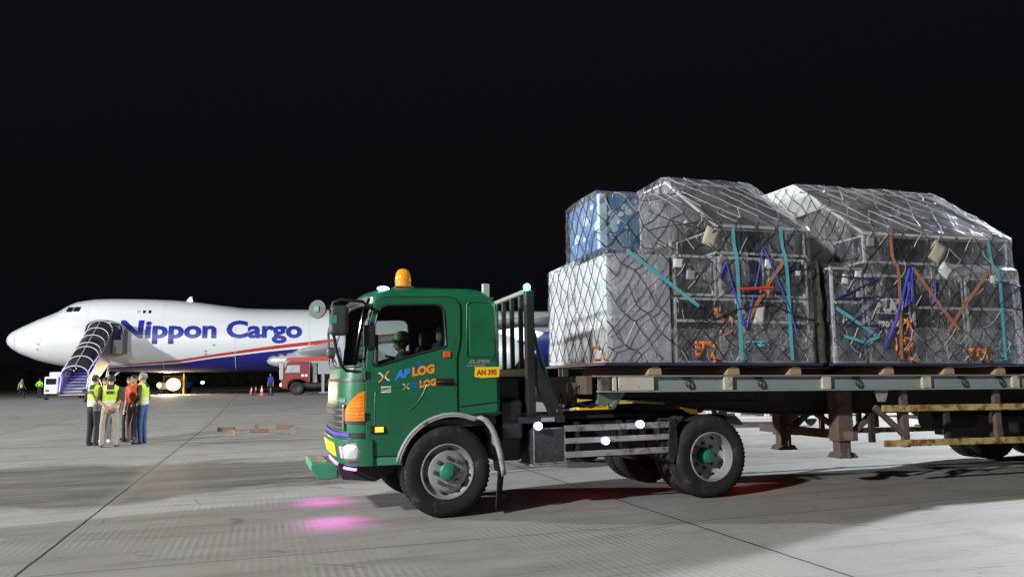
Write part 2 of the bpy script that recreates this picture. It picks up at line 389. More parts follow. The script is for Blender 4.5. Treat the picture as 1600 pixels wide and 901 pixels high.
    h = mth('ADD', mth('MULTIPLY', mth('MULTIPLY', gb, gs), .5), mth('ADD', mth('MULTIPLY', fine, .35), mth('MULTIPLY', grit, .3)))
    h = mth('SUBTRACT', h, mth('MULTIPLY', joint, 2.0))
    bp = nd('ShaderNodeBump'); bp.inputs['Strength'].default_value = .35; bp.inputs['Distance'].default_value = .006; Lk.new(h, bp.inputs['Height']); Lk.new(bp.outputs[0], b.inputs['Normal'])
    return m
ys = [-200, -60, 0, 12, 22] + [24 + 3*i for i in range(13)] + [66, 90, 130, 180, 262]
mb = MB(); mb.grid([[(x, y, gz(y)) for x in (-700, -200, -60, -20, 0, 20, 60, 200, 700)] for y in ys])
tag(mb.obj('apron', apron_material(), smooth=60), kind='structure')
GRASS = mat('night_grass', (.06,.075,.03), .9, var=.5, vs=.8, bump=.8, bs=6)
mb = MB(); mb.grid([[(x, y, .47 + (0 if y < 263 else .6*noise.noise(V((x*.03, y*.05, 0))))) for x in range(-700, 701, 20)] for y in (258, 263, 268, 275, 285, 300, 340, 500, 1000, 3000)])
tag(mb.obj('grass_verge', GRASS, smooth=60), kind='structure')
mb = MB()
for k in range(170):
    x = -420 + k*5 + random.uniform(-2, 2); y = 330 + random.uniform(-12, 20); r = random.uniform(4, 8)
    g0 = len(mb.bm.verts); mb.ball((x, y, 1 + r*.45), r, (1, .8, random.uniform(.55, .95)), 10); mb.bm.verts.ensure_lookup_table()
    for vv in list(mb.bm.verts)[g0:]:
        d = noise.noise_vector(vv.co*.55)*1.6 + noise.noise_vector(vv.co*1.9)*.8; vv.co += d
tag(mb.obj('far_wood', mat('dark_foliage', (.025,.035,.015), .9, var=.5, vs=.5)), kind='stuff')

# ------------------------------------------------------------------ green tractor truck (X runs rearwards, Y away from the camera side)
TL = V((-.742, 8.614, 0)); TA = R(18.3)
truck = thing('tractor_truck', 'green tractor truck with orange and blue door lettering pulling the loaded flatbed', 'truck', TL, (0, 0, TA))
W = 2.16
ZS = [.60, .75, 1.05, 1.5, 1.66, 2.0, 2.3, 2.42, 2.50, 2.545]
XF = [-1.10, -1.15, -1.17, -1.16, -1.13, -1.075, -1.02, -.97, -.86, -.62]
XS = [-.74, -.74, -.74, -.74, -.74, -.71, -.68, -.66, -.56, -.40]
def interp(z, A, B):
    if z <= A[0]: return B[0]
    for i in range(len(A)-1):
        if z <= A[i+1]: t = (z-A[i])/(A[i+1]-A[i]); return B[i]+(B[i+1]-B[i])*t
    return B[-1]
def front_pt(t, z, off=0, inset=0):
    xf, xs = interp(z, ZS, XF), interp(z, ZS, XS); D = xs-xf; e = 2/3.6
    c = cos(t); hw = W/2-inset
    y = W/2 - hw*math.copysign(abs(c)**e, c); x = xs - D*abs(sin(t))**e
    if off:
        n = V((-(abs(sin(t))**1.3), -math.copysign(abs(c)**1.3, c), 0)).normalized(); return V((x, y, z)) + n*off
    return V((x, y, z))
def patch(mbx, t0, t1, z0, z1, off, nt=10, nz=4, mi=0, thick=0):
    f0 = z0 if callable(z0) else (lambda t: z0); f1 = z1 if callable(z1) else (lambda t: z1)
    rows = []
    for j in range(nz+1):
        rows.append([front_pt(t0+(t1-t0)*i/nt, f0(i/nt)+(f1(i/nt)-f0(i/nt))*j/nz, off) for i in range(nt+1)])
    a = mbx.grid(rows, mi)
    if thick:
        rows2 = [[front_pt(t0+(t1-t0)*i/nt, f0(i/nt)+(f1(i/nt)-f0(i/nt))*j/nz, off-thick) for i in range(nt+1)] for j in range(nz+1)]
        b = mbx.grid(rows2, mi)
        for i in range(nt):
            mbx.face([a[0][i], a[0][i+1], b[0][i+1], b[0][i]], mi); mbx.face([a[nz][i], a[nz][i+1], b[nz][i+1], b[nz][i]], mi)
        for j in range(nz):
            mbx.face([a[j][0], a[j+1][0], b[j+1][0], b[j][0]], mi); mbx.face([a[j][nt], a[j+1][nt], b[j+1][nt], b[j][nt]], mi)
    return mbx
TW = .26
zl = [.62, .72, .9, 1.05, 1.25, 1.45, 1.66, 1.85, 2.05, 2.2, 2.33, 2.42, 2.46, 2.49, 2.515, 2.535, 2.548]
inset = {2.46: .012, 2.49: .035, 2.515: .07, 2.535: .13, 2.548: .22}
XR = [(.62, .63), (1.1, .63), (1.9, .622), (2.3, .60), (2.38, .57), (2.46, .50), (2.515, .42), (2.548, .28)]
ts = [TW*i/3 for i in range(4)] + [TW+(pi-2*TW)*i/24 for i in range(1, 24)] + [pi-TW+TW*i/3 for i in range(4)]
mb = MB(); rings = []
for z in zl:
    ins = inset.get(z, 0); xr = interp(z, [a for a, _ in XR], [b for _, b in XR]); xs = interp(z, ZS, XS)
    ring = [(xr - .05*0, .06+ins, z), (xr-.05, ins, z)] + [(xr-.05+(xs-xr+.05)*i/6, ins, z) for i in range(1, 6)]
    ring += [tuple(front_pt(t, z, 0, ins)) for t in ts]
    ring += [(xr-.05+(xs-xr+.05)*i/6, W-ins, z) for i in range(5, 0, -1)] + [(xr-.05, W-ins, z), (xr, W-.06-ins, z)]
    rings.append(ring)
vs = [[mb.v(p) for p in r] for r in rings]; n = len(vs[0]); i0 = 7
for i in range(len(vs)-1):
    for j in range(n):
        k = (j+1) % n
        ff = i0+3 <= j < i0+3+24 and 1.65 < zl[i] and zl[i+1] < 2.34
        if not ff: mb.face([vs[i][j], vs[i][k], vs[i+1][k], vs[i+1][j]])
mb.face(vs[-1])
cab = mb.obj('cab_body', [GREEN, INTER], truck, smooth=38)
so = cab.modifiers.new('s', 'SOLIDIFY'); so.thickness = .035; so.offset = -1; so.material_offset = 1; so.use_even_offset = True
WIN = [(-.80, 1.665), (-.815, 1.70), (-.80, 2.10), (-.765, 2.24), (-.73, 2.29), (-.66, 2.315), (-.14, 2.33), (-.07, 2.315), (-.04, 2.27), (-.022, 2.0), (-.018, 1.885), (-.05, 1.865), (-.40, 1.775), (-.74, 1.672)]
mb = MB(); mb.prism(WIN, 'y', -.5, W+.5); c1 = mb.obj('cut_window', INTER, truck)
mb = MB(); ap = [(-.52, .3), (-.52, .62)] + [(.05-.6*cos(a), .52+.6*sin(a)) for a in [R(10+ 8*i) for i in range(11)]] + [(.2, 1.095), (.9, 1.095), (.9, .3)]
mb.prism(ap, 'y', -.5, W+.5); c2 = mb.obj('cut_arch', INTER, truck)
for c in (c1, c2):
    b = cab.modifiers.new('b', 'BOOLEAN'); b.operation = 'DIFFERENCE'; b.object = c; b.solver = 'EXACT'
bpy.context.view_layer.update(); apply_mods(cab)
for c in (c1, c2): bpy.data.objects.remove(c)
for p in cab.data.polygons: p.use_smooth = True
cab.data.set_sharp_from_angle(angle=R(35))
# doors
DOOR = [(-.885, .70), (-.90, 1.2), (-.895, 1.65), (-.865, 2.10), (-.825, 2.27), (-.77, 2.36), (-.69, 2.405), (.03, 2.42), (.10, 2.40), (.145, 2.35), (.16, 2.28), (.155, 1.98), (.14, 1.86), (.112, 1.74), (.115, 1.13), (.0, 1.125), (-.15, 1.085), (-.30, .99), (-.42, .85), (-.485, .70)]
WIN2 = [(x*1.0+(-.012 if x < -.4 else .012), z+(.012 if z > 2 else -.012)) for x, z in WIN]
cx, cz = -.38, 1.55
def grow(poly, d): 
    out = []
    n = len(poly)
    for i in range(n):
        a, b, c = V(poly[i-1]), V(poly[i]), V(poly[(i+1) % n])
        t = ((b-a).normalized()+(c-b).normalized()).normalized(); nn = V((t.y, -t.x)); out.append(tuple(b+nn*d))
    return out
_ar = sum(DOOR[i-1][0]*DOOR[i][1]-DOOR[i][0]*DOOR[i-1][1] for i in range(len(DOOR))); SG = 1 if _ar > 0 else -1
def door_y(x, side, off):   # follow the rounded corner a little
    return side
for side in (0, 1):
    y0, y1 = (-.016, -.003) if side == 0 else (W+.003, W+.016)
    mb = MB(); mb.prism_hole(DOOR, WIN2, 'y', y0, y1)
    door = mb.obj('door', GREEN, truck, bevel=.006)
    for p in door.data.polygons: p.use_smooth = False
    ys_ = (-.0045, .001) if side == 0 else (W-.001, W+.0045)
    mb = MB(); mb.prism_hole(grow(DOOR, SG*.011), grow(DOOR, -SG*.02), 'y', *ys_); mb.obj('door_seal', BLKPL, door)
    yy = -.014 if side == 0 else W+.014
    mb = MB(); mb.tube([(x, yy, z) for x, z in grow(WIN, SG*.006 if True else 0)], .013, 6, closed=True); mb.obj('window_rubber', BLKPL, door, smooth=60)
    yg = .012 if side == 0 else W-.012
    mb = MB(); mb.prism(grow(WIN, SG*.012), 'y', yg-.002, yg+.002); mb.obj('window_glass', CLEARG, door)
    yo = -.016 if side == 0 else W+.016; sg = -1 if side == 0 else 1
    mb = MB(); mb.box(-.13, .075, min(yo, yo+sg*.004), max(yo, yo+sg*.004), 1.435, 1.515); mb.tube([(-.11, yo+sg*.008, 1.475), (-.08, yo+sg*.03, 1.48), (.03, yo+sg*.03, 1.478), (.06, yo+sg*.008, 1.475)], .014, 8)
    mb.obj('door_handle', BLKPL, door, smooth=50, bevel=.004)
    # pressed panel line of the door skin
    mb = MB(); mb.tube([(-.80, yo, .98), (-.80, yo, 1.36), (-.77, yo, 1.40), (-.60, yo, 1.42), (-.16, yo, 1.475)], .006, 6)
    mb.tube([(-.235, yo+sg*.001, 1.45), (-.28, yo+sg*.001, 1.34), (-.35, yo+sg*.001, 1.24), (-.44, yo+sg*.001, 1.17)], .0065, 6); mb.obj('pressed_crease', GREEN, door, smooth=60)
    if side == 0:
        dn = door
near_door = dn
for z in (1.12, 1.56):
    mb = MB(); mb.cyl((-.902, -.012, z-.05), (-.902, -.012, z+.05), .013, 10); mb.box(-.90, -.85, -.02, -.012, z-.04, z+.04); mb.obj('door_hinge', BLKPL, near_door, bevel=.003)
mb = MB(); mb.cyl((.085, -.020, 1.33), (.085, -.014, 1.33), .014, 14); mb.obj('door_lock', CHROME, near_door)

# rear quarter pressed panel
mb = MB(); pl = [(.26, 1.80), (.27, 1.765), (.54, 1.74), (.565, 1.77), (.555, 2.30), (.53, 2.345), (.30, 2.35), (.265, 2.32)]
mb.prism(pl, 'y', -.010, .002); q = mb.obj('quarter_panel', GREEN, truck, bevel=.008, seg=3)
mb = MB(); mb.tube([(x, -.002, z) for x, z in [(.235, 1.75), (.58, 1.715), (.605, 1.77), (.59, 2.33), (.55, 2.375), (.28, 2.378), (.235, 2.34)]], .008, 6, closed=True); mb.obj('panel_bead', GREEN, q, smooth=60)
mb = MB(); mb.bar((.15, -.003, 1.20), (.62, -.003, 1.245), .006, .012); mb.bar((.16, -.002, 1.10), (.63, -.002, 1.12), .012, .02); mb.obj('panel_crease', BLKPL, q)
# glass of windscreen
mb = MB(); patch(mb, TW, pi-TW, 1.66, 2.33, -.012, 26, 6, thick=.004); ws = mb.obj('windscreen', WSG, truck, smooth=60)
mb = MB(); loop = [front_pt(TW, 1.66+.67*i/8, -.005) for i in range(9)] + [front_pt(TW+(pi-2*TW)*i/24, 2.33, -.005) for i in range(1, 25)] + [front_pt(pi-TW, 2.33-.67*i/8, -.005) for i in range(1, 9)] + [front_pt(pi-TW-(pi-2*TW)*i/24, 1.66, -.005) for i in range(1, 24)]
mb.tube(loop, .018, 6, closed=True); mb.obj('windscreen_rubber', BLKPL, ws, smooth=60)
mb = MB(); 
for yb in (.45, 1.1, 1.7):
    p = V((-1.10, yb, 1.62)); mb.tube([p, p+V((-.03, .12, .10)), p+V((.0, .45, .16))], .008, 6)
mb.obj('wiper', BLKPL, ws, split=True)
# sun visor band, header
mb = MB(); patch(mb, .45, pi-.45, 2.345, 2.41, .035, 20, 2, thick=.03); mb.obj('header_trim', BLKPL, truck, smooth=50)
# front panels
mb = MB(); patch(mb, .05, pi-.05, .60, .885, .045, 30, 4, thick=.06); bumper = mb.obj('bumper', GREEN, truck, smooth=40, bevel=.012)
mb = MB(); patch(mb, .04, pi-.04, .90, .950, .016, 30, 2, thick=.02); vs_ = mb.obj('bumper_gap', BLACK, truck, smooth=40)
mb = MB(); patch(mb, .62, pi-.62, .912, .945, .022, 26, 1, thick=.008); mb.obj('violet_strip', VIO, vs_, smooth=40)
mb = MB(); patch(mb, .80, pi-.80, .97, 1.24, .008, 20, 2, thick=.012); gr = mb.obj('grille', BLKPL, truck, smooth=40)
mb = MB()
for k in range(4): patch(mb, .80, pi-.80, .985+.065*k, 1.018+.065*k, .028, 20, 1, thick=.02)
patch(mb, .78, .83, .97, 1.25, .03, 2, 2, thick=.025); patch(mb, pi-.83, pi-.78, .97, 1.25, .03, 2, 2, thick=.025)
mb.obj('grille_slat', CHROME, gr, smooth=40, bevel=.004)
mb = MB(); patch(mb, .22, pi-.22, 1.50, 1.535, .008, 24, 1, thick=.01); patch(mb, .95, pi-.95, 1.35, 1.355, .003, 20, 1, thick=.004); mb.obj('bonnet_line', BLKPL, truck, smooth=40)
mb = MB()
for (t0, t1) in ((.13, .86), (pi-.86, pi-.13)):
    fl = (t0 < 1)
    patch(mb, t0, t1, (lambda f: 1.075), (lambda f, fl=fl: 1.40-.26*((f if fl else 1-f)**1.6)), .014, 10, 8, thick=.02)
    lampo = mb.obj('turn_signal', AMBER, truck, smooth=40); mb = MB()
    patch(mb, t0-.02, t1+.03, 1.05, 1.078, .016, 10, 1, thick=.02); mb.obj('lamp_trim', BLKPL, lampo); mb = MB()
    for k in range(7):
        z = 1.10+k*.038; lim = t1 if z < 1.16 else t0+(t1-t0)*max(.1, (1.40-z)/.26)**.62
        lim = min(lim, t1)
        if fl: patch(mb, t0, max(t0+.05, lim-.03), z, z+.006, .0185, 8, 1, thick=.003)
        else:
            lim2 = pi-max(.18, lim if lim < 1 else .8); patch(mb, max(t0, lim2), t1, z, z+.006, .0185, 8, 1, thick=.003)
    mb.obj('lens_rib', mat('amber_rib', (.5, .10, .005), .3), lampo); mb = MB()
mb.bm.free()
def headlamp(t):
    p = front_pt(t, .755, .045); nrm = (front_pt(t, .755, .1)-p).normalized()
    m = Matrix((V((0,0,1)).cross(nrm), V((0,0,1)), nrm)).transposed().to_4x4(); m.translation = p
    b = MB(); pr = []
    for r, h in ((.085, .0), (.082, .014), (.06, .026), (.0, .032)):
        pr.append([m @ V((1.05*r*math.copysign(abs(cos(a))**.55, cos(a)), r*math.copysign(abs(sin(a))**.55, sin(a)), h)) for a in [2*pi*k/24 for k in range(24)]])
    b.grid(pr, closed_u=True); h = b.obj('headlight', LENS, truck, smooth=60)
    b = MB(); b.tube([m @ V((1.05*.09*math.copysign(abs(cos(a))**.55, cos(a)), .09*math.copysign(abs(sin(a))**.55, sin(a)), .006)) for a in [2*pi*k/24 for k in range(24)]], .012, 6, closed=True); b.obj('headlight_bezel', CHROME, h, smooth=60)
for t in (.52, pi-.52): headlamp(t)
# number plate, magenta lamps, tow step
mb = MB(); patch(mb, 1.15, 1.75, .68, .83, .056, 6, 1, thick=.006); mb.obj('number_plate', YPLATE, truck)
mb = MB(); patch(mb, .86, .93, .68, .80, .054, 3, 1, thick=.012); patch(mb, 1.95, 2.02, .68, .80, .054, 3, 1, thick=.012); 
mb.tube([front_pt(.5+.5*i/6, .565, .02) for i in range(7)], .014, 6); mb.tube([front_pt(1.4+.8*i/6, .575, .03) for i in range(7)], .014, 6); mb.obj('magenta_lamp', MAG, truck, split=True)
mb = MB(); mb.prism([(-1.42, .60), (-1.26, .60), (-1.12, .56), (-1.12, .42), (-1.24, .40), (-1.34, .42), (-1.42, .52)], 'y', .62, 1.60); st = mb.obj('front_step', GREEN2, truck, bevel=.015)
mb = MB(); mb.box(-1.40, -1.24, .70, 1.5, .598, .606); mb.obj('step_tread', ALU, st)
mb = MB(); mb.prism([(-1.15, .56), (-.60, .56), (-.52, .62), (-.52, .50), (-.75, .40), (-1.1, .44)], 'y', .3, W-.3); mb.obj('under_bumper', DARK, truck)
mb = MB(); mb.prism([(-.89, .60), (-.50, .60), (-.50, .685), (-.89, .685)], 'y', -.02, .10); mb.prism([(-.89, .60), (-.50, .60), (-.50, .685), (-.89, .685)], 'y', W-.10, W+.02); mb.obj('door_sill', GREEN2, truck, bevel=.008, split=True)
# lettering on the front and the side
CH = mat('bright_badge', (.55, .57, .56), .3, .6)
mb = MB(); L0 = .72
mb.text('RANGER', .062, lambda a, b: front_pt(.78+a*1.75, 1.275+b, .012), bold=.001, sx=1.15, cuts=1, spacing=1.15); mb.obj('front_badge', CH, truck)
yL = -.0185
def side(x0, z0, slope=0, yl=yL): return lambda a, b: (x0+a, yl, z0+b+a*slope)
def emblem(mbx, x0, z0, s, sl=0):
    for k in range(4):
        p = [(.0, .5), (.18, .5), (.45, .12), (.45, .0), (.30, .0), (.30, .10), (.12, .36), (.0, .36)]
        fx, fz = (1, -1)[k % 2], (1, -1)[k//2]
        vs = [mbx.v((x0+s*.5+fx*(u-.5)*s*-1 if False else x0+s*(.5+fx*(.5-u)), yL, z0+s*(.5+fz*(v_*.9))*.95+(s*(.5+fx*(.5-u)))*sl)) for u, v_ in p]
        mbx.face(vs, k % 2 if k < 2 else 1-k % 2)
mb = MB(); emblem(mb, -.765, 1.475, .125, .16); emblem(mb, -.50, 1.395, .075, .12)
mb.text('AP', .125, side(-.575, 1.515, .17), bold=.008, sx=1.0, shear=.15, mi=2); mb.text('LOG', .125, side(-.395, 1.548, .14), bold=.007, sx=.98, mi=0)
mb.text('LOG', .098, side(-.315, 1.422, .12), bold=.006, sx=.95, mi=0)
mb.box(-.42, -.325, -.019, -.017, 1.415, 1.475, 3)
p0 = [(-.735+.115*t/10, 1.36+.012*sin(t)) for t in range(11)]
for j in range(3): mb.box(-.735, -.625, -.019, -.017, 1.372+j*.026, 1.372+j*.026+.016, 1)
mb.prism([(-.36, 1.655), (-.27, 1.665), (-.30, 1.70), (-.315, 1.725), (-.335, 1.70)], 'y', -.019, -.017, 3)
mb.obj('door_lettering', [ORT, WHT, BLT, mat('blue_patch', (.02,.10,.38), .5)], near_door)
mb = MB(); mb.box(-.045, .04, -.03, -.015, 1.745, 1.815); mb.obj('orange_reflector', mat('orange_reflector', (.72,.10,.01), .3, var=.1), near_door, bevel=.006)
mb = MB(); mb.prism([(.32, 1.525), (.40, 1.512), (.605, 1.52), (.615, 1.635), (.325, 1.635)], 'y', -.012, -.002, 0); fp = mb.obj('fleet_plate', YPLATE, truck)
mb = MB(); mb.text('AN 395', .082, side(.345, 1.548, .0, -.0135), bold=.004, sx=.88); mb.obj('fleet_number', REDT, fp)
mb = MB(); mb.text('SUPER', .058, side(.25, 1.675, .02, -.003), bold=.002, sx=1.55, shear=.3); mb.text('RANGER', .030, side(.22, 1.640, .02, -.003), bold=.001, sx=1.9, shear=.3); mb.obj('side_badge', SILT, truck)
mb = MB(); mb.box(-.85, -.70, -.035, -.012, .945, 1.02); sm = mb.obj('side_marker', BLKPL, truck, bevel=.01)
mb = MB(); mb.box(-.80, -.71, -.042, -.034, .955, 1.01); mb.obj('marker_lens', mat('marker_amber', (1,.4,.05), .3, emit=((1,.33,.03), 2.2)), sm)
# roof lamps
mb = MB(); mb.box(-.56, -.34, .12, .34, 2.515, 2.555); be = mb.obj('beacon_lamp', mat('beacon_base', (.06,.045,.04), .6), truck, bevel=.01)
mb = MB(); mb.lathe([(.088, 0), (.088, .05), (.092, .055), (.090, .10), (.080, .155), (.06, .19), (.03, .207), (.0, .212)], (-.45, .23, 2.555)); mb.obj('beacon_dome', AMBERD, be, smooth=50)
mb = MB(); mb.lathe([(.03, 0), (.03, .10), (.012, .14)], (-.45, .23, 2.56)); mb.obj('beacon_bulb', CHROME, be, smooth=50)
mb = MB(); mb.ball((-.70, .075, 2.515), .034, (2.0, .9, .8)); mb.obj('blue_roof_lamp', BLED, truck, smooth=80)
mb = MB(); mb.box(.46, .54, .10, .16, 2.42, 2.60); mb.obj('roof_post', mat('pale_grey_metal', (.42,.43,.40), .5, .2), truck, bevel=.008)
# mirrors
def mirror(yc, sg):
    dx = 0 if sg < 0 else .17
    m = MB(); m.tube([(x_+dx, y_, z_-dx*.6) for x_, y_, z_ in [(-.83, yc+sg*-.16, 2.28), (-.95, yc-.0*sg, 2.345), (-1.18, yc, 2.365), (-1.26, yc, 2.33), (-1.275, yc, 2.25), (-1.26, yc+.02, 2.05), (-1.22, yc-sg*.06, 1.85), (-1.16, yc-sg*.14, 1.68), (-1.10, yc-sg*.2, 1.615), (-.93, yc-sg*.17, 1.60)]], .017, 8)
    arm = m.obj('mirror_arm', BLKPL, truck, smooth=60)
    m = MB(); m.box(-1.30+dx, -1.10+dx, yc-.07, yc+.05, 1.98-dx, 2.30-dx*2); m.obj('mirror_housing', GREYPL, arm, bevel=.05, seg=4)
    if sg > 0: return
    m = MB(); m.box(-1.297, -1.225, yc-.074, yc-.069, 2.10, 2.19); m.obj('mirror_sticker', GREEN2, arm, bevel=.01)
    if sg > 0: return
    m = MB(); c = V((-1.42, yc-.02, 2.255)); nn = V((-.55, -.83*sg*-1 if sg > 0 else -.83, .08)).normalized()
    nn = V((-.55, -.83, .08)).normalized(); m.cyl(c-nn*.012, c+nn*.012, .098, 24); m.tube([c, c+V((.08, .01, .0)), c+V((.15, .02, .05))], .012, 6); m.obj('kerb_mirror', GREYPL, arm, smooth=40)
    m = MB(); m.box(-.025, .025, -.007, .007, -.03, .03, mtx=Matrix.Translation(c+nn*.018) @ Matrix.Rotation(R(-33), 4, 'Z')); m.obj('mirror_clip', GREEN2, arm)
mirror(-.13, -1); mirror(W+.10, 1)
mb = MB(); mb.box(-.93, -.80, -.06, -.018, 1.86, 2.10); mb.box(-.80, -.765, -.03, -.012, 1.66, 2.0); mb.obj('door_deflector', BLKPL, truck, bevel=.012)
# wheels
def tyre_profile(r, w):
    return [(.60*r, 0), (.66*r, -.012), (.80*r, -.022), (.90*r, -.016), (.955*r, .006), (.985*r, .03), (r, .055), (r, w-.055), (.985*r, w-.03), (.955*r, w-.006), (.90*r, w+.016), (.80*r, w+.022), (.66*r, w+.012), (.60*r, w)]
def wheel(par, c, r=.5, w=.26, dual=False, far=False, name='wheel', dirtm=None, detail=True):
    """c = centre of the outer face; w runs inward"""
    root = bpy.data.objects.new(name, None); lk(root, par); root.location = c
    if far: root.rotation_euler = (0, 0, pi)
    t = MB(); t.lathe(tyre_profile(r, w), (0, 0, 0), 'y', 72, close=True)
    n = 58   # tread lugs on the shoulders and grooves
    for k in range(n):
        a = 2*pi*k/n
        for y0, y1 in ((.030, .078), (w-.078, w-.030)):
            m = Matrix.Rotation(-a, 4, 'Y') @ Matrix.Translation((0, 0, r-.018)); t.box(-.014, .014, y0, y1, 0, .0205, 0, m)
    t.lathe([(r-.01, w*.36), (r+.004, w*.37), (r+.004, w*.46), (r-.01, w*.47)], (0,0,0), 'y', 72, close=True)
    t.lathe([(r-.01, w*.53), (r+.004, w*.54), (r+.004, w*.63), (r-.01, w*.64)], (0,0,0), 'y', 72, close=True)
    t.obj('tyre', RUBBER, root, smooth=40)
    if not detail: 
        g = MB(); g.lathe([(.6*r, .02), (.5*r, .05), (.0, .06)], (0,0,0), 'y', 24); g.obj('rim', DARK, root, smooth=40); return root
    g = MB()
    if not dual:
        g.lathe([(.605*r, .0), (.60*r, -.012), (.575*r, -.014), (.565*r, .01), (.545*r, .03), (.50*r, .05), (.455*r, .035), (.43*r, .02), (.40*r, .012), (.20*r, .004), (0, .004)], (0,0,0), 'y', 48)
    else:
        g.lathe([(.605*r, .0), (.60*r, -.012), (.575*r, -.014), (.565*r, .02), (.55*r, .13), (.50*r, .15), (.44*r, .165), (.30*r, .18), (.0, .18)], (0,0,0), 'y', 48)
    rim = g.obj('rim', STEEL, root, smooth=35)
    d0 = .047 if not dual else .153
    g = MB()
    for k in range(8 if dual else 6):
        a = 2*pi*k/(8 if dual else 6)+.35; rr = .475*r; cc = V((rr*cos(a), d0-.012, rr*sin(a))); tv = V((-sin(a), 0, cos(a))); rv = V((cos(a), 0, sin(a)))
        vs = [g.v(cc + tv*.034*cos(q) + rv*.016*sin(q) + V((0, -.004, 0))) for q in [2*pi*i/12 for i in range(12)]]; g.face(vs)
    g.obj('vent_hole', BLACK, rim, split=True)
    hy = .004 if not dual else .18
    for k in range(8):
        g = MB(); a = 2*pi*k/8; rr = .30*r; g.cyl((rr*cos(a), hy+.01, rr*sin(a)), (rr*cos(a), hy-.03, rr*sin(a)), .024, 6, .021); g.cyl((rr*cos(a), hy-.03, rr*sin(a)), (rr*cos(a), hy-.045, rr*sin(a)), .011, 6)
        g.obj('wheel_nut', mat('greasy_nut', (.16,.15,.14), .5, .5, var=.3), rim)
    g = MB(); pr = [(.20*r, hy+.02), (.20*r, hy-.03), (.17*r, hy-.05), (.15*r, hy-.055), (.09*r, hy-.06), (.085*r, hy-.085), (.0, hy-.09)]
    if dual: pr = [(.21*r, hy+.02), (.20*r, hy-.07), (.17*r, hy-.09), (.145*r, hy-.095), (.14*r, hy-.13), (.06*r, hy-.14), (0, hy-.14)]
    g.lathe(pr, (0,0,0), 'y', 24); g.obj('hub', mat('hub_green', (.02,.20,.13), .45, var=.25, dirt=((.03,.04,.035), .56, 14)), root, smooth=35)
    return root
fw1 = wheel(truck, (0, .0, .5)); fw1.rotation_euler = (0, 0, R(2))
fw2 = wheel(truck, (0, W, .5), far=True)
wheel(truck, (3.34, .0, .5), dual=True); wheel(truck, (3.34, .31, .5), dual=True, detail=False)
wheel(truck, (3.34, W, .5), dual=True, far=True); wheel(truck, (3.34, W-.31, .5), dual=True, far=True, detail=False)
mb = MB(); mb.cyl((3.34, .5, .5), (3.34, W-.5, .5), .09, 14); mb.ball((3.34, W/2, .5), .22); mb.obj('rear_axle', BLACK, truck, smooth=50)
mb = MB(); mb.bar((0, .25, .46), (0, W-.25, .46), .12, .10); mb.box(-.4, .4, .5, .58, .52, .58); mb.box(-.4, .4, W-.58, W-.5, .52, .58); mb.box(-.5, .35, .62, W-.62, .55, 1.0); mb.obj('front_axle', BLACK, truck)
# fenders
mb = MB(); path = [(.05-.605*cos(a), .50+.605*sin(a)) for a in [R(12+8.5*i) for i in range(13)]] + [(.40, 1.085)]
mb.grid([[(x, -.035, z) for x, z in path], [(x, .36, z) for x, z in path]]); 
mb.grid([[(x, -.035, z) for x, z in path], [(.05+(x-.05)*1.06, -.028, .5+(z-.5)*1.06) for x, z in path]])
fa = mb.obj('wheel_arch', GREYMUD, truck, smooth=60); sm = fa.modifiers.new('s', 'SOLIDIFY'); sm.thickness = .016
path = [(.38, 1.10), (.46, 1.06), (.53, .97), (.58, .85), (.625, .68), (.655, .52), (.665, .44)]
mb = MB(); mb.grid([[(x, -.03, z) for x, z in path], [(x, .38, z) for x, z in path]]); mb.grid([[(x, -.03, z) for x, z in path], [(x-.055, -.025, z-.03) for x, z in path]])
rm = mb.obj('rear_mudguard', GREYMUD, truck, smooth=60); sm = rm.modifiers.new('s', 'SOLIDIFY'); sm.thickness = .015
mb = MB(); mb.prism([(0, 0), (.34, 0), (.30, -.40), (.04, -.40)], 'y', -.006, .006); fl = mb.obj('mud_flap', RUBBER, truck); fl.location = (.58, .0, .47); fl.rotation_euler = (R(4), R(10), R(62))
mb = MB(); mb.grid([[(.05-.55*cos(a), y, .50+.55*sin(a)) for a in [R(-8+8*i) for i in range(5)]] for y in (.0, .3)]); fl2 = mb.obj('front_flap', RUBBER, truck); sm = fl2.modifiers.new('s', 'SOLIDIFY'); sm.thickness = .012
# cab interior
mb = MB(); mb.box(-1.0, -.72, .12, W-.12, 1.35, 1.63); mb.box(-.86, -.62, 1.2, 1.85, 1.5, 1.68); mb.obj('dashboard', INTER, truck, bevel=.04)
mb = MB(); mb.box(-.8, .58, .06, W-.06, .98, 1.06); mb.box(.50, .57, .06, W-.06, 1.06, 2.44); mb.obj('cab_lining', mat('grey_cab_lining', (.055,.06,.06), .8, var=.3), truck)
mb = MB(); rows = [[(-.93+.02*sin(k*1.4), 1.86+.05*k-.03*j, 2.12-.46*j/6) for k in range(5)] for j in range(7)]; mb.grid(rows); cu_ = mb.obj('cab_curtain', mat('pale_curtain', (.55,.56,.54), .8, var=.2), truck, smooth=60); sm = cu_.modifiers.new('s', 'SOLIDIFY'); sm.thickness = .004
mb = MB(); mb.box(-.98, -.80, .5, .75, 1.632, 1.637); mb.box(-1.0, -.93, .9, 1.1, 1.632, 1.72); mb.obj('dashboard_papers', mat('pale_curtain', (.55,.56,.54)), truck, split=True)
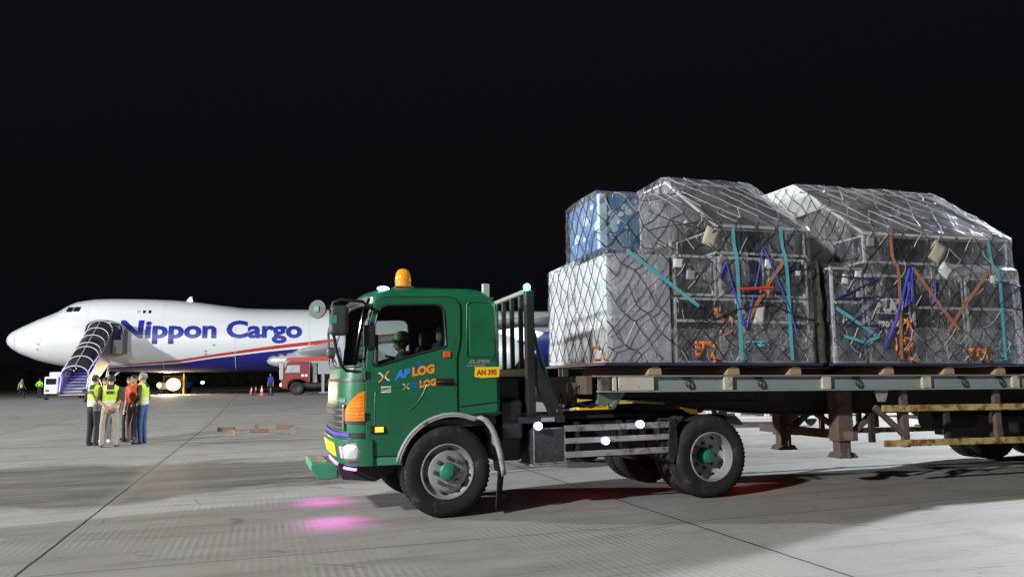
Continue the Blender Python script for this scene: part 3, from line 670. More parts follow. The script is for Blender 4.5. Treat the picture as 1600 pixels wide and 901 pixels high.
for yc in (.55, 1.58):
    mb = MB(); mb.box(-.42, .12, yc-.24, yc+.24, 1.26, 1.44); se = mb.obj('seat', SEATM, truck, bevel=.05)
    mb = MB(); mb.box(-.05, .09, yc-.23, yc+.23, 1.42, 1.95, mtx=Matrix.Translation((.04, 0, 0)) @ Matrix.Shear('XY', 4, (0, 0)) ); mb.obj('seat_back', SEATM, se, bevel=.05)
    mb = MB(); mb.box(.02, .12, yc-.13, yc+.13, 1.95, 2.13); mb.obj('headrest', mat('pale_headrest', (.30,.31,.32), .7), se, bevel=.04, seg=3)
mb = MB(); c = V((-.62, 1.58, 1.70)); ax = V((.45, 0, .89)).normalized(); a = V((0, 1, 0)); b = ax.cross(a)
mb.tube([c+(a*cos(t)+b*sin(t))*.215 for t in [2*pi*k/28 for k in range(28)]], .016, 8, closed=True); mb.bar(c-a*.2, c+a*.2, .03, .02); mb.cyl(c, c-ax*.35, .03, 10); mb.obj('steering_wheel', BLKPL, truck, smooth=50)
# chassis, deck, guard frame
mb = MB(); 
for y in (.72, 1.38): mb.box(-.6, 3.88, y, y+.08, .72, .98)
for x in (.9, 1.8, 2.6, 3.34, 3.8): mb.box(x-.05, x+.05, .8, 1.38, .76, .93)
mb.obj('chassis_rail', BLACK, truck, bevel=.006)
mb = MB(); mb.box(.62, .95, .25, W-.25, .55, 1.5); mb.box(.66, .92, .1, .5, .8, 1.25); mb.obj('engine_rear_housing', BLACK, truck, bevel=.03)
mb = MB(); mb.box(.86, 1.42, .03, W-.03, .985, 1.06); mb.box(1.05, 2.9, .35, W-.35, 1.0, 1.035); dk = mb.obj('deck_plate', DARK, truck, bevel=.006)
mb = MB(); mb.box(1.12, 1.28, .015, .028, 1.0, 1.045); mb.obj('deck_label', mat('grey_label', (.28,.29,.30), .5), dk)
mb = MB()
for y in (.08, W-.18): mb.box(.98, 1.08, y, y+.10, 1.06, 2.53)
mb.box(.985, 1.075, .18, W-.18, 1.52, 1.62); mb.box(.99, 1.07, .18, W-.18, 1.10, 1.5)
for i in range(5): y = .45+i*.34; mb.box(1.01, 1.06, y-.03, y+.03, 1.62, 2.51)
gf = mb.obj('guard_frame', mat('dark_frame_paint', (.017,.017,.018), .55, .1, var=.5, dirt=((.045,.042,.04), .62, 6)), truck, bevel=.008)
mb = MB(); mb.tube([(1.03, .13, 2.535), (1.03, 1.0, 2.52), (1.03, W-.13, 2.50)], .032, 10); mb.obj('top_tube', mat('pale_tube', (.32,.34,.31), .45, .3), gf, smooth=50)
mb = MB(); 
for y in (.10, W-.16): mb.prism([(1.08, 1.72), (1.10, 1.75), (1.42, 1.10), (1.42, 1.06), (1.26, 1.06), (1.08, 1.45)], 'y', y, y+.05)
mb.obj('frame_brace', DARK, gf, split=True)
mb = MB(); mb.tube([(1.10, .22, 2.10), (1.35, .12, 1.10)], .024, 10); mb.obj('green_pole', GREEN2, gf, smooth=50)
mb = MB(); mb.ball((1.00, .10, 2.57), .040); mb.obj('green_lamp', GLED, gf, smooth=80)
# tool box and side rails
mb = MB(); mb.box(1.02, 1.40, .02, .5, .52, .93); tb = mb.obj('tool_box', mat('speckled_box', (.035,.036,.04), .5, var=.6, vs=24, dirt=((.16,.16,.17), .60, 13)), truck, bevel=.006)
mb = MB(); loop = [(1.02, .53), (1.40, .53), (1.40, .92), (1.02, .92)]
for i in range(4): a, b = loop[i], loop[(i+1) % 4]; mb.bar((a[0], .018, a[1]), (b[0], .018, b[1]), .012, .014)
mb.box(1.0, 1.42, .0, .5, .495, .518); mb.obj('box_edge', ALU, tb)
for k, (z0, z1) in enumerate(((.875, .945), (.735, .80), (.575, .645))):
    mb = MB(); mb.box(1.405, 2.78 if k < 2 else 2.80, .01, .045, z0, z1); mb.obj('side_rail', ALU, truck, bevel=.006)
mb = MB(); mb.cyl((1.48, .42, .74), (2.55, .42, .74), .22, 24); mb.box(1.6, 1.66, .19, .65, .5, .97); mb.box(2.35, 2.41, .19, .65, .5, .97)
for x in (1.55, 2.1, 2.7): mb.box(x, x+.05, .045, .12, .56, .98)
mb.obj('fuel_tank', BLACK, truck, smooth=40)
mb = MB(); mb.grid([[(3.34-.60*cos(a), y, .52+.60*sin(a)) for a in [R(20+8*i) for i in range(5)]] for y in (.0, .6)]); mb.grid([[(3.34-.60*cos(a), y, .52+.60*sin(a)) for a in [R(128+5*i) for i in range(4)]] for y in (.0, .6)])

for rf in mb.obj('rear_fender', RUBBER, truck, split=True): sm = rf.modifiers.new('s', 'SOLIDIFY'); sm.thickness = .015
mb = MB(); mb.prism([(2.78, .98), (2.86, .98), (2.88, .60), (2.80, .45), (2.74, .5)], 'y', .0, .55); mb.obj('rear_mud_flap', RUBBER, truck)
mb = MB(); mb.lathe([(.0, 0), (.48, 0), (.48, .06), (.0, .06)], (3.0, W/2, 1.06), n=28); mb.prism([(2.6, .98), (3.5, .98), (3.4, 1.06), (2.7, 1.06)], 'y', .75, 1.45); mb.obj('fifth_wheel', BLACK, truck, smooth=40)
for i, (x, z) in enumerate(((1.06, .955), (1.90, .755), (2.36, .93))):
    b = MB(); b.cyl((x, -.03, z), (x, .02, z), .045, 14); b.ball((x, -.034, z), .052, (1, .5, 1)); h = b.obj('white_side_lamp', WHALO, truck, smooth=60); b = MB(); b.ball((x, -.060, z), .036, (1, .5, 1)); b.obj('lamp_core', WLED, h, smooth=60)  # outer ball glows only to imitate the halo round the lamp
    lamp('side_lamp_light', (x, -.40, z-.1), 1.0, (.6, .7, 1), .02, truck)
mb = MB(); mb.box(3.90, 3.93, .82, 1.36, .76, .86); tl = mb.obj('tail_light', mat('red_tail_lens', (.6,.02,.01), .3, emit=((1,.03,.01), 2)), truck)
lamp('tail_lamp_light', (4.15, .75, .62), 3, (1, .05, .02), .05, truck)
lamp('tail_lamp_light', (2.0, .9, .55), 1.3, (1, .05, .02), .05, truck)
lamp('front_strip_light', (-1.2, .30, .50), 27, (1, .14, .88), .05, truck, 'SPOT', (-1.18, .24, 0), 110, 1)
lamp('front_strip_light', (-1.2, 1.84, .50), 27, (1, .14, .88), .05, truck, 'SPOT', (-1.18, 1.80, 0), 110, 1)
lamp('front_strip_light', (-1.25, 1.1, .42), 9, (1, .14, .88), .04, truck)
lamp('green_guard_light', (.88, .02, 2.60), 3.5, (.05, 1, .45), .02, truck)
lamp('far_marker_light', (-1.55, 2.35, 1.35), .5, (1, .75, .7), .02, truck)
# ------------------------------------------------------------------ flatbed trailer and its load
LO = V((1.9503, 9.4855, 0)); LA = R(15); LT = .0135
LM = frame(LO, LA, LT)
trailer = thing('flatbed_trailer', 'long grey flatbed trailer with rusty side guards coupled behind the green truck', 'trailer', LO, (0, LT, LA))
GREYB = mat('grey_beam_paint', (.22,.26,.27), .55, var=.12, vs=3, dirt=((.13,.09,.055), .63, 5), bump=.1)
CREAM = mat('cream_post_paint', (.48,.45,.36), .6, var=.12, dirt=((.20,.10,.04), .57, 12))
RUSTY = mat('rusted_yellow_rail', (.46,.36,.15), .7, var=.2, vs=9, dirt=((.20,.085,.03), .47, 8), bump=.25)
RUST = mat('rust_brown_steel', (.115,.085,.068), .75, var=.3, vs=6, dirt=((.055,.04,.035), .55, 7), bump=.2)
DUST = mat('dusty_dark_beam', (.030,.027,.025), .7, var=.4, vs=4, dirt=((.075,.055,.04), .6, 5))
TWD = 2.44; X1 = 8.9
for y, s in ((0, -1), (TWD, 1)):
    mb = MB(); a, b = (y, y+.012) if s < 0 else (y-.012, y); c, d = (y-.05, y+.06) if s < 0 else (y-.06, y+.05)
    mb.box(-1.0, X1, a, b, 1.32, 1.49); mb.box(-1.06, X1, c, d, 1.488, 1.505); mb.box(-1.0, X1, c, d, 1.305, 1.322)
    be = mb.obj('side_beam', GREYB, trailer, bevel=.003)
    for x, ww, mt in ((-.92, .10, RUST), (-.80, .05, CREAM), (-.52, .46, CREAM), (.72, .12, CREAM), (2.14, .13, CREAM), (3.70, .14, CREAM), (5.2, .12, CREAM), (6.7, .12, CREAM), (8.2, .12, CREAM)):
        mb = MB(); mb.box(x-ww/2, x+ww/2, y-.045 if s < 0 else y, y if s < 0 else y+.045, 1.324, 1.486); mb.obj('beam_post', mt, be, bevel=.006)
    for x in (.17, 1.17, 2.61, 4.31, 4.95, 6.1, 7.4):
        mb = MB(); yy = y+s*.02
        mb.tube([(x-.03, yy, 1.46), (x+.02, yy+s*.015, 1.45), (x+.03, yy+s*.02, 1.40), (x+.01, yy+s*.02, 1.36), (x-.02, yy+s*.02, 1.365), (x-.025, yy+s*.015, 1.42)], .011, 7); mb.bar((x-.05, yy-s*.012, 1.465), (x+.05, yy-s*.012, 1.465), .02, .03); mb.obj('lashing_hook', DARK, be, smooth=60)
mb = MB(); mb.box(-1.05, X1, .07, TWD-.07, 1.46, 1.49); mb.obj('deck_floor', DUST, trailer)
mb = MB(); mb.box(-1.15, -1.06, .02, TWD-.02, 1.28, 1.50); mb.box(-1.22, -1.15, .3, TWD-.3, 1.15, 1.42); mb.obj('front_crossbeam', RUST, trailer, bevel=.01)
for k in range(10):
    mb = MB(); x = -.3+k*.95; mb.box(x-.05, x+.05, .07, TWD-.07, 1.30, 1.455); mb.obj('cross_member', DUST, trailer)
for y in (.74, 1.62):
    mb = MB(); pr = [(-1.0, 1.45), (X1, 1.45), (X1, .98), (2.0, .98), (1.2, 1.02), (.2, 1.18), (-1.0, 1.22)]
    mb.prism(pr, 'y', y, y+.03); fl = [(-1.0, 1.21), (.2, 1.17), (1.2, 1.01), (2.0, .97), (X1, .97)]
    mb.grid([[(x, y-.06, z) for x, z in fl], [(x, y+.09, z) for x, z in fl]]); mb.grid([[(x, y-.06, z+.02) for x, z in fl], [(x, y+.09, z+.02) for x, z in fl]]); mb.grid([[(x, y-.06, z) for x, z in fl], [(x, y-.06, z+.02) for x, z in fl]])
    mb.obj('main_beam', DUST, trailer)
mb = MB(); mb.box(.2, 1.6, .7, 1.7, 1.12, 1.16); mb.cyl((1.0, TWD/2, 1.16), (1.0, TWD/2, 1.0), .045, 16); mb.obj('kingpin_plate', DARK, trailer)
# hoses at the nose
for k in range(7):
    mb = MB(); y = .25+.09*k; x = -1.25+.05*(k % 3); c = [(-1.02+.03*k, y, 1.43-.02*k), (x+.05, y-.05, 1.36), (x-.02+.04*(k % 2), y-.04, 1.20-.02*k), (-1.0, y, 1.12+.02*(k % 3)), (-.70+.04*k, y+.05, 1.22), (-.55+.05*k, y+.1, 1.36)]
    mb.tube(c, .014, 6); mb.obj('air_hose', BLKPL, trailer, smooth=70)
mb = MB(); mb.box(-.98, -.70, .06, .16, 1.16, 1.30); mb.cyl((-.80, .10, 1.12), (-.62, .10, 1.36), .05, 12); mb.obj('nose_bracket', mat('grey_green_fitting', (.10,.115,.10), .6, var=.3), trailer, bevel=.01)
# landing gear
for y in (.33, 1.66):
    mb = MB(); mb.box(2.56, 2.80, y, y+.20, .62, 1.30); lg = mb.obj('landing_leg', RUST, trailer, bevel=.008)
    mb = MB(); mb.box(2.59, 2.77, y+.03, y+.17, .46, .64); mb.obj('inner_leg', RUST, lg, bevel=.005)
    mb = MB(); mb.prism([(2.52, .40), (2.84, .40), (2.78, .47), (2.58, .47)], 'y', y-.03, y+.22); mb.box(2.66, 2.70, y-.06, y-.03, .40, .54); mb.obj('foot_plate', RUST, lg, bevel=.005)
    for s in (1,):
        mb = MB(); mb.bar((2.80, y+.1, .68), (3.35, y+.1, 1.10), .07, .07); mb.obj('leg_brace', RUST, trailer)
    mb = MB(); mb.bar((2.66, y+.1, .76), (2.66, 1.12, 1.05), .06, .06); mb.obj('leg_brace', RUST, trailer)
mb = MB(); mb.box(2.64, 2.72, -.0+.15, TWD-.1, .64, .76); mb.obj('leg_crossbar', RUST, trailer, bevel=.006)
mb = MB(); mb.prism([(2.90, 1.305), (3.12, 1.305), (3.06, 1.15), (2.96, 1.15)], 'y', .0, .03); mb.cyl((3.02, -.006, 1.20), (3.02, .01, 1.20), .022, 10); mb.obj('winch_bracket', mat('pale_bracket', (.26,.25,.22), .6, var=.25), trailer, bevel=.005)
# side guards
for y in (0, TWD-.05):
    for z0, z1 in ((1.00, 1.085), (.545, .63)):
        mb = MB(); mb.box(3.0, 8.6, y-.03, y+.02, z0+.02, z1+.02); mb.obj('guard_rail', RUSTY, trailer, bevel=.006)
    for x in (3.38, 4.92, 6.5, 8.1):
        mb = MB(); mb.box(x-.05, x+.05, y+.022, y+.08, .55, 1.305); mb.obj('guard_post', RUST, trailer, bevel=.004)
    mb = MB(); mb.bar((2.92, y+.05, 1.08), (3.42, y+.05, .66), .05, .07); mb.obj('guard_brace', RUST, trailer)
    for x in (3.05, 3.6, 4.3, 5.1):
        mb = MB(); mb.box(x, x+.07, y+.3, y+.36, .6, 1.0) if y == 0 else mb.box(x, x+.07, y-.3, y-.24, .6, 1.0); mb.obj('inner_post', DUST, trailer)
for x in (6.75, 8.0):
    for y, far in ((.02, False), (.34, False), (TWD-.02, True), (TWD-.34, True)):
        wheel(trailer, (x, y, .55+x*LT), r=.52, dual=(y in (.02, TWD-.02)), far=far, detail=(y in (.02, TWD-.02)))
    mb = MB(); mb.cyl((x, .4, .6), (x, TWD-.4, .6), .08, 12); mb.box(x-.5, x+.5, .78, .86, .68, .8); mb.box(x-.5, x+.5, 1.6, 1.68, .68, .8); mb.obj('trailer_axle', DUST, trailer)
mb = MB(); mb.box(5.6, 6.1, .5, 1.9, .55, .9); mb.cyl((4.6, 1.0, .85), (5.4, 1.0, .85), .15, 16); mb.obj('brake_tank', DUST, trailer, smooth=40)

def put(o, label, cat, group=None, kind=None):
    settle(o, LM); return tag(o, label, cat, group, kind)
# dunnage
spots = [(-.26, 'rounded timber block under front pallet, nearest the truck'), (.81, 'rounded timber block under the middle of the front pallet'), (1.70, 'rounded timber block under the rear end of the front pallet'),
         (3.12, 'sawn timber block under the black logo case of the rear pallet'), (4.10, 'sawn timber block under the middle of the rear pallet'), (4.97, 'rounded timber block near the right end of the rear pallet')]
for i, (x, lb) in enumerate(spots):
    mb = MB(); h = .115
    pr = [(x-.10, 1.507), (x+.09, 1.507), (x+.085, 1.58), (x+.05, 1.617), (x-.03, 1.62), (x-.08, 1.58)]
    mb.prism(pr, 'y', -.02, 2.30); put(mb.obj('timber_block', OWOOD, bevel=.008), lb, 'timber block', 'timber blocks under the cargo pallets')
# aircraft pallets
PAL = mat('pallet_sheet', (.10,.10,.13), .4, .6, var=.25, dirt=((.03,.03,.035), .55, 7))
P1 = (-.90, 2.06); P2 = (2.28, 5.50)
for (a, b), lb in ((P1, 'flat aluminium air cargo pallet under the front netted load'), (P2, 'flat aluminium air cargo pallet under the rear netted load')):
    pt = thing('air_cargo_pallet', lb, 'pallet', LM @ V(((a+b)/2, 1.2, 1.622)), (0, LT, LA), 'air cargo pallets on the flatbed')
    hw = (b-a)/2
    mb = MB(); mb.box(-hw, hw, -1.19, 1.19, .004, .03); mb.obj('base_sheet', PAL, pt, bevel=.003)
    for s in (-1, 1):
        mb = MB(); mb.box(-hw-.03, hw+.03, s*1.225-.035, s*1.225+.035, .0, .034); mb.obj('edge_rail', mat('pallet_rail', (.055,.055,.12), .4, .5, var=.2), pt, bevel=.006)
        mb = MB(); mb.box(s*(hw+.0)-.03, s*(hw+.0)+.03, -1.185, 1.185, .0, .034); mb.obj('edge_rail', mat('pallet_rail', (.055,.055,.12)), pt, bevel=.006)
Z0 = 1.656
# cases
CASE = mat('black_case_laminate', (.030,.032,.040), .38, var=.3, vs=3, dirt=((.06,.06,.065), .66, 5), coat=.2)
CASEG = mat('grey_case_laminate', (.075,.078,.092), .4, var=.2, vs=3, coat=.2)
EDGE = mat('case_edge', (.60,.61,.63), .4, .25, var=.15)
FOIL = mat('silver_wrap', (.52,.53,.60), .32, .25, var=.35, vs=4, bump=1.0, bs=7, dirt=((.76,.78,.82), .56, 6))
BLUEB = mat('blue_printed_box', (.04,.15,.34), .5, var=.2, vs=2, dirt=((.55,.62,.70), .66, 3.2))
def case(x0, x1, y0, y1, z0, z1, label, m=CASE, edge=True, name='flight_case', catches=True, cat='flight case', extra=None, group='flight cases under the netting', mid=True):
    c = V(((x0+x1)/2, (y0+y1)/2, z0)); hx, hy, h = (x1-x0)/2, (y1-y0)/2, z1-z0
    t = thing(name, label, cat, LM @ c, (0, LT, LA), group)
    e = .014 if edge else 0
    mb = MB(); mb.box(-hx+e*.4, hx-e*.4, -hy+e*.4, hy-e*.4, e*.4, h-e*.4); bd = mb.obj('case_body', m, t, bevel=.006)
    if edge:
        mb = MB(); w = .032
        for sx in (-1, 1):
            for sy in (-1, 1): mb.box(min(sx*hx, sx*(hx-w)), max(sx*hx, sx*(hx-w)), min(sy*hy, sy*(hy-w)), max(sy*hy, sy*(hy-w)), w, h-w)
        for z in (0, h-w):
            for sy in (-1, 1): mb.box(-hx, hx, min(sy*hy, sy*(hy-w)), max(sy*hy, sy*(hy-w)), z, z+w)
            for sx in (-1, 1): mb.box(min(sx*hx, sx*(hx-w)), max(sx*hx, sx*(hx-w)), -hy+w, hy-w, z, z+w)
        mb.obj('edge_trim', EDGE, t)
        if mid and h > .6:
            mb = MB(); mb.box(-hx+w, hx-w, -hy-.004, -hy+.01, h*.62, h*.62+.035); mb.obj('lid_trim', EDGE, t)
        if catches and hx > .3:
            mb = MB(); zz = h*.30; mb.box(-.075, .075, -hy-.006, -hy+.01, zz-.05, zz+.05); mb.tube([(-.05, -hy-.012, zz), (.05, -hy-.012, zz)], .010, 6); mb.obj('recessed_handle', mat('latch_metal', (.22,.22,.24), .35, .8), t, bevel=.004)
            for sx in (-1, 1):
                for z_ in (0, h-.07):
                    mb = MB(); mb.box(min(sx*hx, sx*(hx-.07)), max(sx*hx, sx*(hx-.07)), -hy-.006, -hy+.02, z_, z_+.07); mb.obj('corner_ball', EDGE, t, bevel=.015)
        if catches:
            for k in (-.45, .45):
                mb = MB(); zz = h*.5; mb.box(k*hx-.055, k*hx+.055, -hy-.004, -hy+.012, zz-.055, zz+.055); mb.obj('latch', mat('latch_metal', (.22,.22,.24), .35, .8), t, bevel=.006)
    return t
c1 = case(-.84, .0, .04, 1.18, Z0, 3.00, 'silver-wrapped tall case on the near front corner of front pallet', FOIL, False, 'wrapped_case', False, group=None, cat='wrapped case')
c1b = case(-.84, .0, 1.24, 2.30, Z0, 3.08, 'silver-wrapped tall case on the far front corner of front pallet', FOIL, False, 'wrapped_case', False, group=None, cat='wrapped case')
WRAPW = mat('white_wrap', (.60,.635,.66), .35, var=.10, vs=5, bump=1.0, bs=6, dirt=((.36,.39,.43), .53, 4), coat=.3)
for c_, hh in ((c1, 1.33), (c1b, 1.41)):
    mb = MB(); rows = [[(-.428-.012*noise.noise(V((y*3, z*3, 1))), y, z) for y in [-.57+1.12*i/12 for i in range(13)]] for z in [.01+(hh-.01)*j/12 for j in range(13)]]
    mb.grid(rows); mb.grid([[(-.43+.05*i, y, hh+.012) for y in [-.57+1.12*k/6 for k in range(7)]] for i in range(4)]); mb.grid([[(-.428+.035*i, -.572, z) for z in [.01+(hh-.01)*j/6 for j in range(7)]] for i in range(3)])
    o = mb.obj('white_wrap', WRAPW, c_, smooth=60)
case(.06, .98, .06, 1.2, Z0, 2.48, 'black case low in the middle of the front load', CASE)
case(1.02, 2.0, .06, 1.2, Z0, 2.48, 'black case low at the rear end of the front load', CASEG)
case(.06, .66, .06, 1.2, 2.50, 3.02, 'small grey case in the second row, beside the wrapped case', CASEG)
case(.70, 1.36, .06, 1.2, 2.50, 3.02, 'black case in the second row behind the red bar', CASE)
case(1.40, 2.0, .06, 1.2, 2.50, 3.02, 'black case in the second row at the rear of front load', CASE)
case(.06, 2.0, 1.26, 2.3, Z0, 3.02, 'long grey case on the far side of the front load', CASEG, catches=False)
case(.70, 2.02, .10, 1.2, 3.06, 3.40, 'long black case under the sloping top of the front load', CASE, catches=False)
bb = case(-.82, -.28, .28, 1.45, 3.10, 3.80, 'bright blue printed box on top of the wrapped front cases', BLUEB, False, 'printed_box', False, 'box', group=None)
mb = MB()
for k in range(9):
    a = random.uniform(-.2, .2); z = random.uniform(.15, .6); r = random.uniform(.04, .10)
    vs = [mb.v((a+r*(.8+.4*noise.noise(V((k, q, 0))))*cos(q*.63), -.5895, z+r*(.8+.5*noise.noise(V((k, q, 3))))*sin(q*.63)*.7)) for q in range(10)]; mb.face(vs)
for k in range(8):
    a = random.uniform(-.5, .5); z = random.uniform(.12, .6); r = random.uniform(.04, .11)
    vs = [mb.v((-.2735, a+r*cos(q*.63), z+r*(.8+.5*noise.noise(V((k, q, 6))))*sin(q*.63)*.7)) for q in range(10)]; mb.face(vs)
mb.box(-.278, -.274, -.585, -.50, .0, .70); mb.box(-.275, -.18, -.592, -.587, .0, .70)
mb.obj('printed_pattern', mat('pale_blue_print', (.45,.62,.75), .5, var=.3, vs=9), bb)
# contoured top boards
def contour(x0, x1, label, zt, m):
    t = thing('contoured_top', label, 'cargo cover board', LM @ V(((x0+x1)/2, 1.2, 3.42)), (0, LT, LA))
    hx = (x1-x0)/2
    prof = [(-1.14, .0), (.24, zt-3.42-.03), (1.15, zt-3.42), (1.15, .0)]
    mb = MB(); mb.prism(prof, 'x', -hx, hx); mb.obj('board_body', m, t)
    mb = MB()
    for x in (-hx, hx):
        for i in range(3): a, b = prof[i], prof[i+1]; mb.bar((x, *a), (x, *b), .035, .035)
    for y, z in prof[:3]: mb.bar((-hx, y, z), (hx, y, z), .035, .035)
    mb.obj('edge_trim', EDGE, t)
contour(.69, 2.02, 'dark sloping contoured top of the front load', 4.36, mat('dark_top_board', (.075,.078,.085), .4, var=.25, vs=2))
# rear load
case(2.36, 2.86, .06, 1.2, Z0, 2.94, 'narrow black case at the left end of the rear load', CASE)
lc = case(2.90, 3.60, .05, 1.2, Z0, 2.86, 'black case with white outlined logo on the rear load', CASE, mid=False)
case(3.64, 4.50, .05, 1.2, Z0, 2.86, 'black case in the middle of the rear load behind the beige tag', CASE)
case(4.54, 5.40, .05, 1.2, Z0, 2.86, 'black case at the right end of the rear load', CASEG)
case(2.36, 5.40, 1.26, 2.3, Z0, 2.94, 'long grey case on the far side of the rear load', CASEG, catches=False)
case(2.94, 4.1, .10, 1.2, 3.02, 3.41, 'flat black case high on the left of the rear load', CASE, catches=False)
case(4.14, 5.38, .10, 1.2, 3.02, 3.41, 'flat grey case high on the right of the rear load', CASEG, catches=False)
wb = case(2.40, 2.86, .6, 2.3, 3.02, 3.40, 'pale box high at the left end of the rear load', mat('pale_carton', (.5,.5,.48), .6), False, 'pale_box', False, 'box', group=None)
contour(2.93, 5.42, 'dark sloping contoured top of the rear load', 4.40, mat('grey_top_board', (.08,.083,.09), .4, var=.25, vs=2))
mb = MB(); f = lambda a, b: (-.22+a, -.584, .70+b)
mb.text('FUG', .22, f, bold=.016, sx=1.0, shear=.25); mb.text('motor', .14, lambda a, b: (-.20+a, -.584, .50+b), bold=.009, sx=1.0, shear=.1)
for z in (.668, .862): mb.box(-.25, .30, -.585, -.583, z, z+.014)
mb.obj('case_logo', mat('bright_logo_print', (.88,.88,.86), .5, var=.03), lc)

# clear plastic covers: swollen, smoothed union of what is under them
def cover(name, label, boxes, prisms, mtl, hulls=()):
    mb = MB()
    for b in boxes: mb.box(*b)
    for pr, a, b in prisms: mb.prism(pr, 'x', a, b)
    for pts in hulls:
        hv = [mb.v(p) for p in pts]; r = bmesh.ops.convex_hull(mb.bm, input=hv)
    o = mb.obj(name, mtl); m = o.modifiers.new('r', 'REMESH'); m.mode = 'VOXEL'; m.voxel_size = .035
    bpy.context.view_layer.update(); apply_mods(o)
    bm = bmesh.new(); bm.from_mesh(o.data)
    for _ in range(3): bmesh.ops.smooth_vert(bm, verts=bm.verts, factor=.5, use_axis_x=True, use_axis_y=True, use_axis_z=True)
    bm.normal_update()
    for v in bm.verts:
        p = v.co; q = V((p.x*3.2, p.y*3.2, p.z*.9)); d = noise.noise(q)*.014+noise.noise(q*2.7)*.006
        v.co += v.normal*(d+.004)
    bmesh.ops.delete(bm, geom=[v for v in bm.verts if v.co.z < 1.66], context='VERTS')
    bm.to_mesh(o.data); bm.free()
    for p in o.data.polygons: p.use_smooth = True
    tree = BVHTree.FromObject(o, bpy.context.evaluated_depsgraph_get())
    put(o, label, 'plastic sheet'); return tree
FILM = film('clear_plastic', .02, .17, ns=(6, 6, 1.7))
WRAPF = film('stretch_wrap', .14, .30, ns=(4, 4, 5))
g = .035
tr1 = cover('plastic_cover', 'crinkled clear plastic sheet over the front load with the blue box',
    [(-.84-g, 2.03+g, .04-g, 2.3+g, 1.60, 3.03+g), (-.84-g, -.24, .26, 1.5, 2.9, 3.82+g), (.66-g, 2.05+g, .05, 2.34, 2.9, 3.43)],
    [([(.02, 3.40), (.06, 3.47), (1.42, 4.42), (2.38, 4.43), (2.38, 3.3)], .66-g, 2.05+g)], FILM,
    [[(-.30, .27, 3.84), (-.30, 1.5, 3.84), (-.30, .27, 2.95), (-.30, 1.5, 2.95), (.70, .06, 3.43), (.70, .85, 4.0), (.70, 1.9, 4.1), (.70, .04, 3.0), (.70, 2.3, 3.0)]])
tr2 = cover('plastic_cover', 'crinkled clear plastic sheet over the rear load with the logo case',
    [(2.33-g, 5.43+g, .03-g, 2.33+g, 1.60, 2.96+g), (2.38-g, 2.9, .56, 2.34, 2.9, 3.44), (2.90-g, 5.44+g, .07, 2.34, 2.9, 3.45)],
    [([(.02, 3.40), (.06, 3.47), (1.42, 4.45), (2.38, 4.47), (2.38, 3.3)], 2.88-g, 5.44+g)], FILM)
def lower_wrap(x0, x1, z1, label):
    mb = MB(); pts = [(x1, 1.2), (x1, .025), (x0, .025), (x0, 1.2)]; rows = []
    for j in range(9):
        z = 1.66+(z1-1.66)*j/8; row = []
        for i in range(3):
            (ax, ay), (bx, by) = pts[i], pts[i+1]
            for k in range(12): t = k/12; x = ax+(bx-ax)*t; y = ay+(by-ay)*t; row.append((x, y+.008*noise.noise(V((x*4, z*6, 2))), z+(.05*noise.noise(V((x*2.5, y*2, 5))) if j == 8 else 0)))
        rows.append(row)
    mb.grid(rows); put(mb.obj('stretch_wrap', WRAPF, smooth=60), label, 'plastic wrap')
lower_wrap(.03, 2.012, 2.08, 'milky stretch wrap band round the foot of the front load')
lower_wrap(2.352, 5.41, 2.14, 'milky stretch wrap band round the foot of the rear load')
# pale sheet over the left gable of the rear load
mb = MB(); mb.prism([(.78, 3.93), (.95, 4.10), (1.47, 4.45), (2.38, 4.47), (2.38, 4.30), (1.55, 3.92)], 'x', 2.864, 2.876); 
put(mb.obj('gable_sheet', mat('white_sheet', (.62,.66,.64), .5, var=.1, bump=.6, bs=9)), 'white foil sheet hung over the left gable of the rear load', 'sheet')

mb = MB(); rows = []
for j in range(25):
    z = 1.66+1.36*j/24; rows.append([(2.17+(.10+.03*noise.noise(V((j*.5, 2, 0))))*cos(a)+.02*noise.noise(V((cos(a)*2, z*4, 7))), .62+(.62+.03*noise.noise(V((j*.4, 9, 0))))*sin(a)*(1-.12*(j/24)**3)+.03*noise.noise(V((a*2, z*5, 3))), z) for a in [2*pi*k/36 for k in range(36)]])
vv = mb.grid(rows, closed_u=True); mb.face(vv[-1])
put(mb.obj('bunched_netting', mat('dark_netting', (.035,.034,.028), .9, var=.6, vs=14, bump=1, bs=26, dirt=((.10,.098,.085), .6, 16)), smooth=70), 'bunched dark netting stuffed in the gap between the two loads', 'netting')
NETM = mat('net_cord', (.02,.02,.023), .7, var=.5); LITCORD = mat('net_cord_painted_lit', (.38,.38,.36), .5, var=.3)  # second tone paints the same cord as if lit from above
def hit(tree, x, z, face='near', y=None):
    if face == 'near': p, nn, i, d = tree.ray_cast(V((x, -2, z)), V((0, 1, 0)))
    elif face == 'front': p, nn, i, d = tree.ray_cast(V((x, y, z)), V((1, 0, 0)))
    else: p, nn, i, d = tree.ray_cast(V((x, y, 6)), V((0, 0, -1)))
    if p is None: return None
    if nn.dot(p-V((p.x, 3, p.z))) < 0 and face == 'near': nn = -nn
    return p, nn
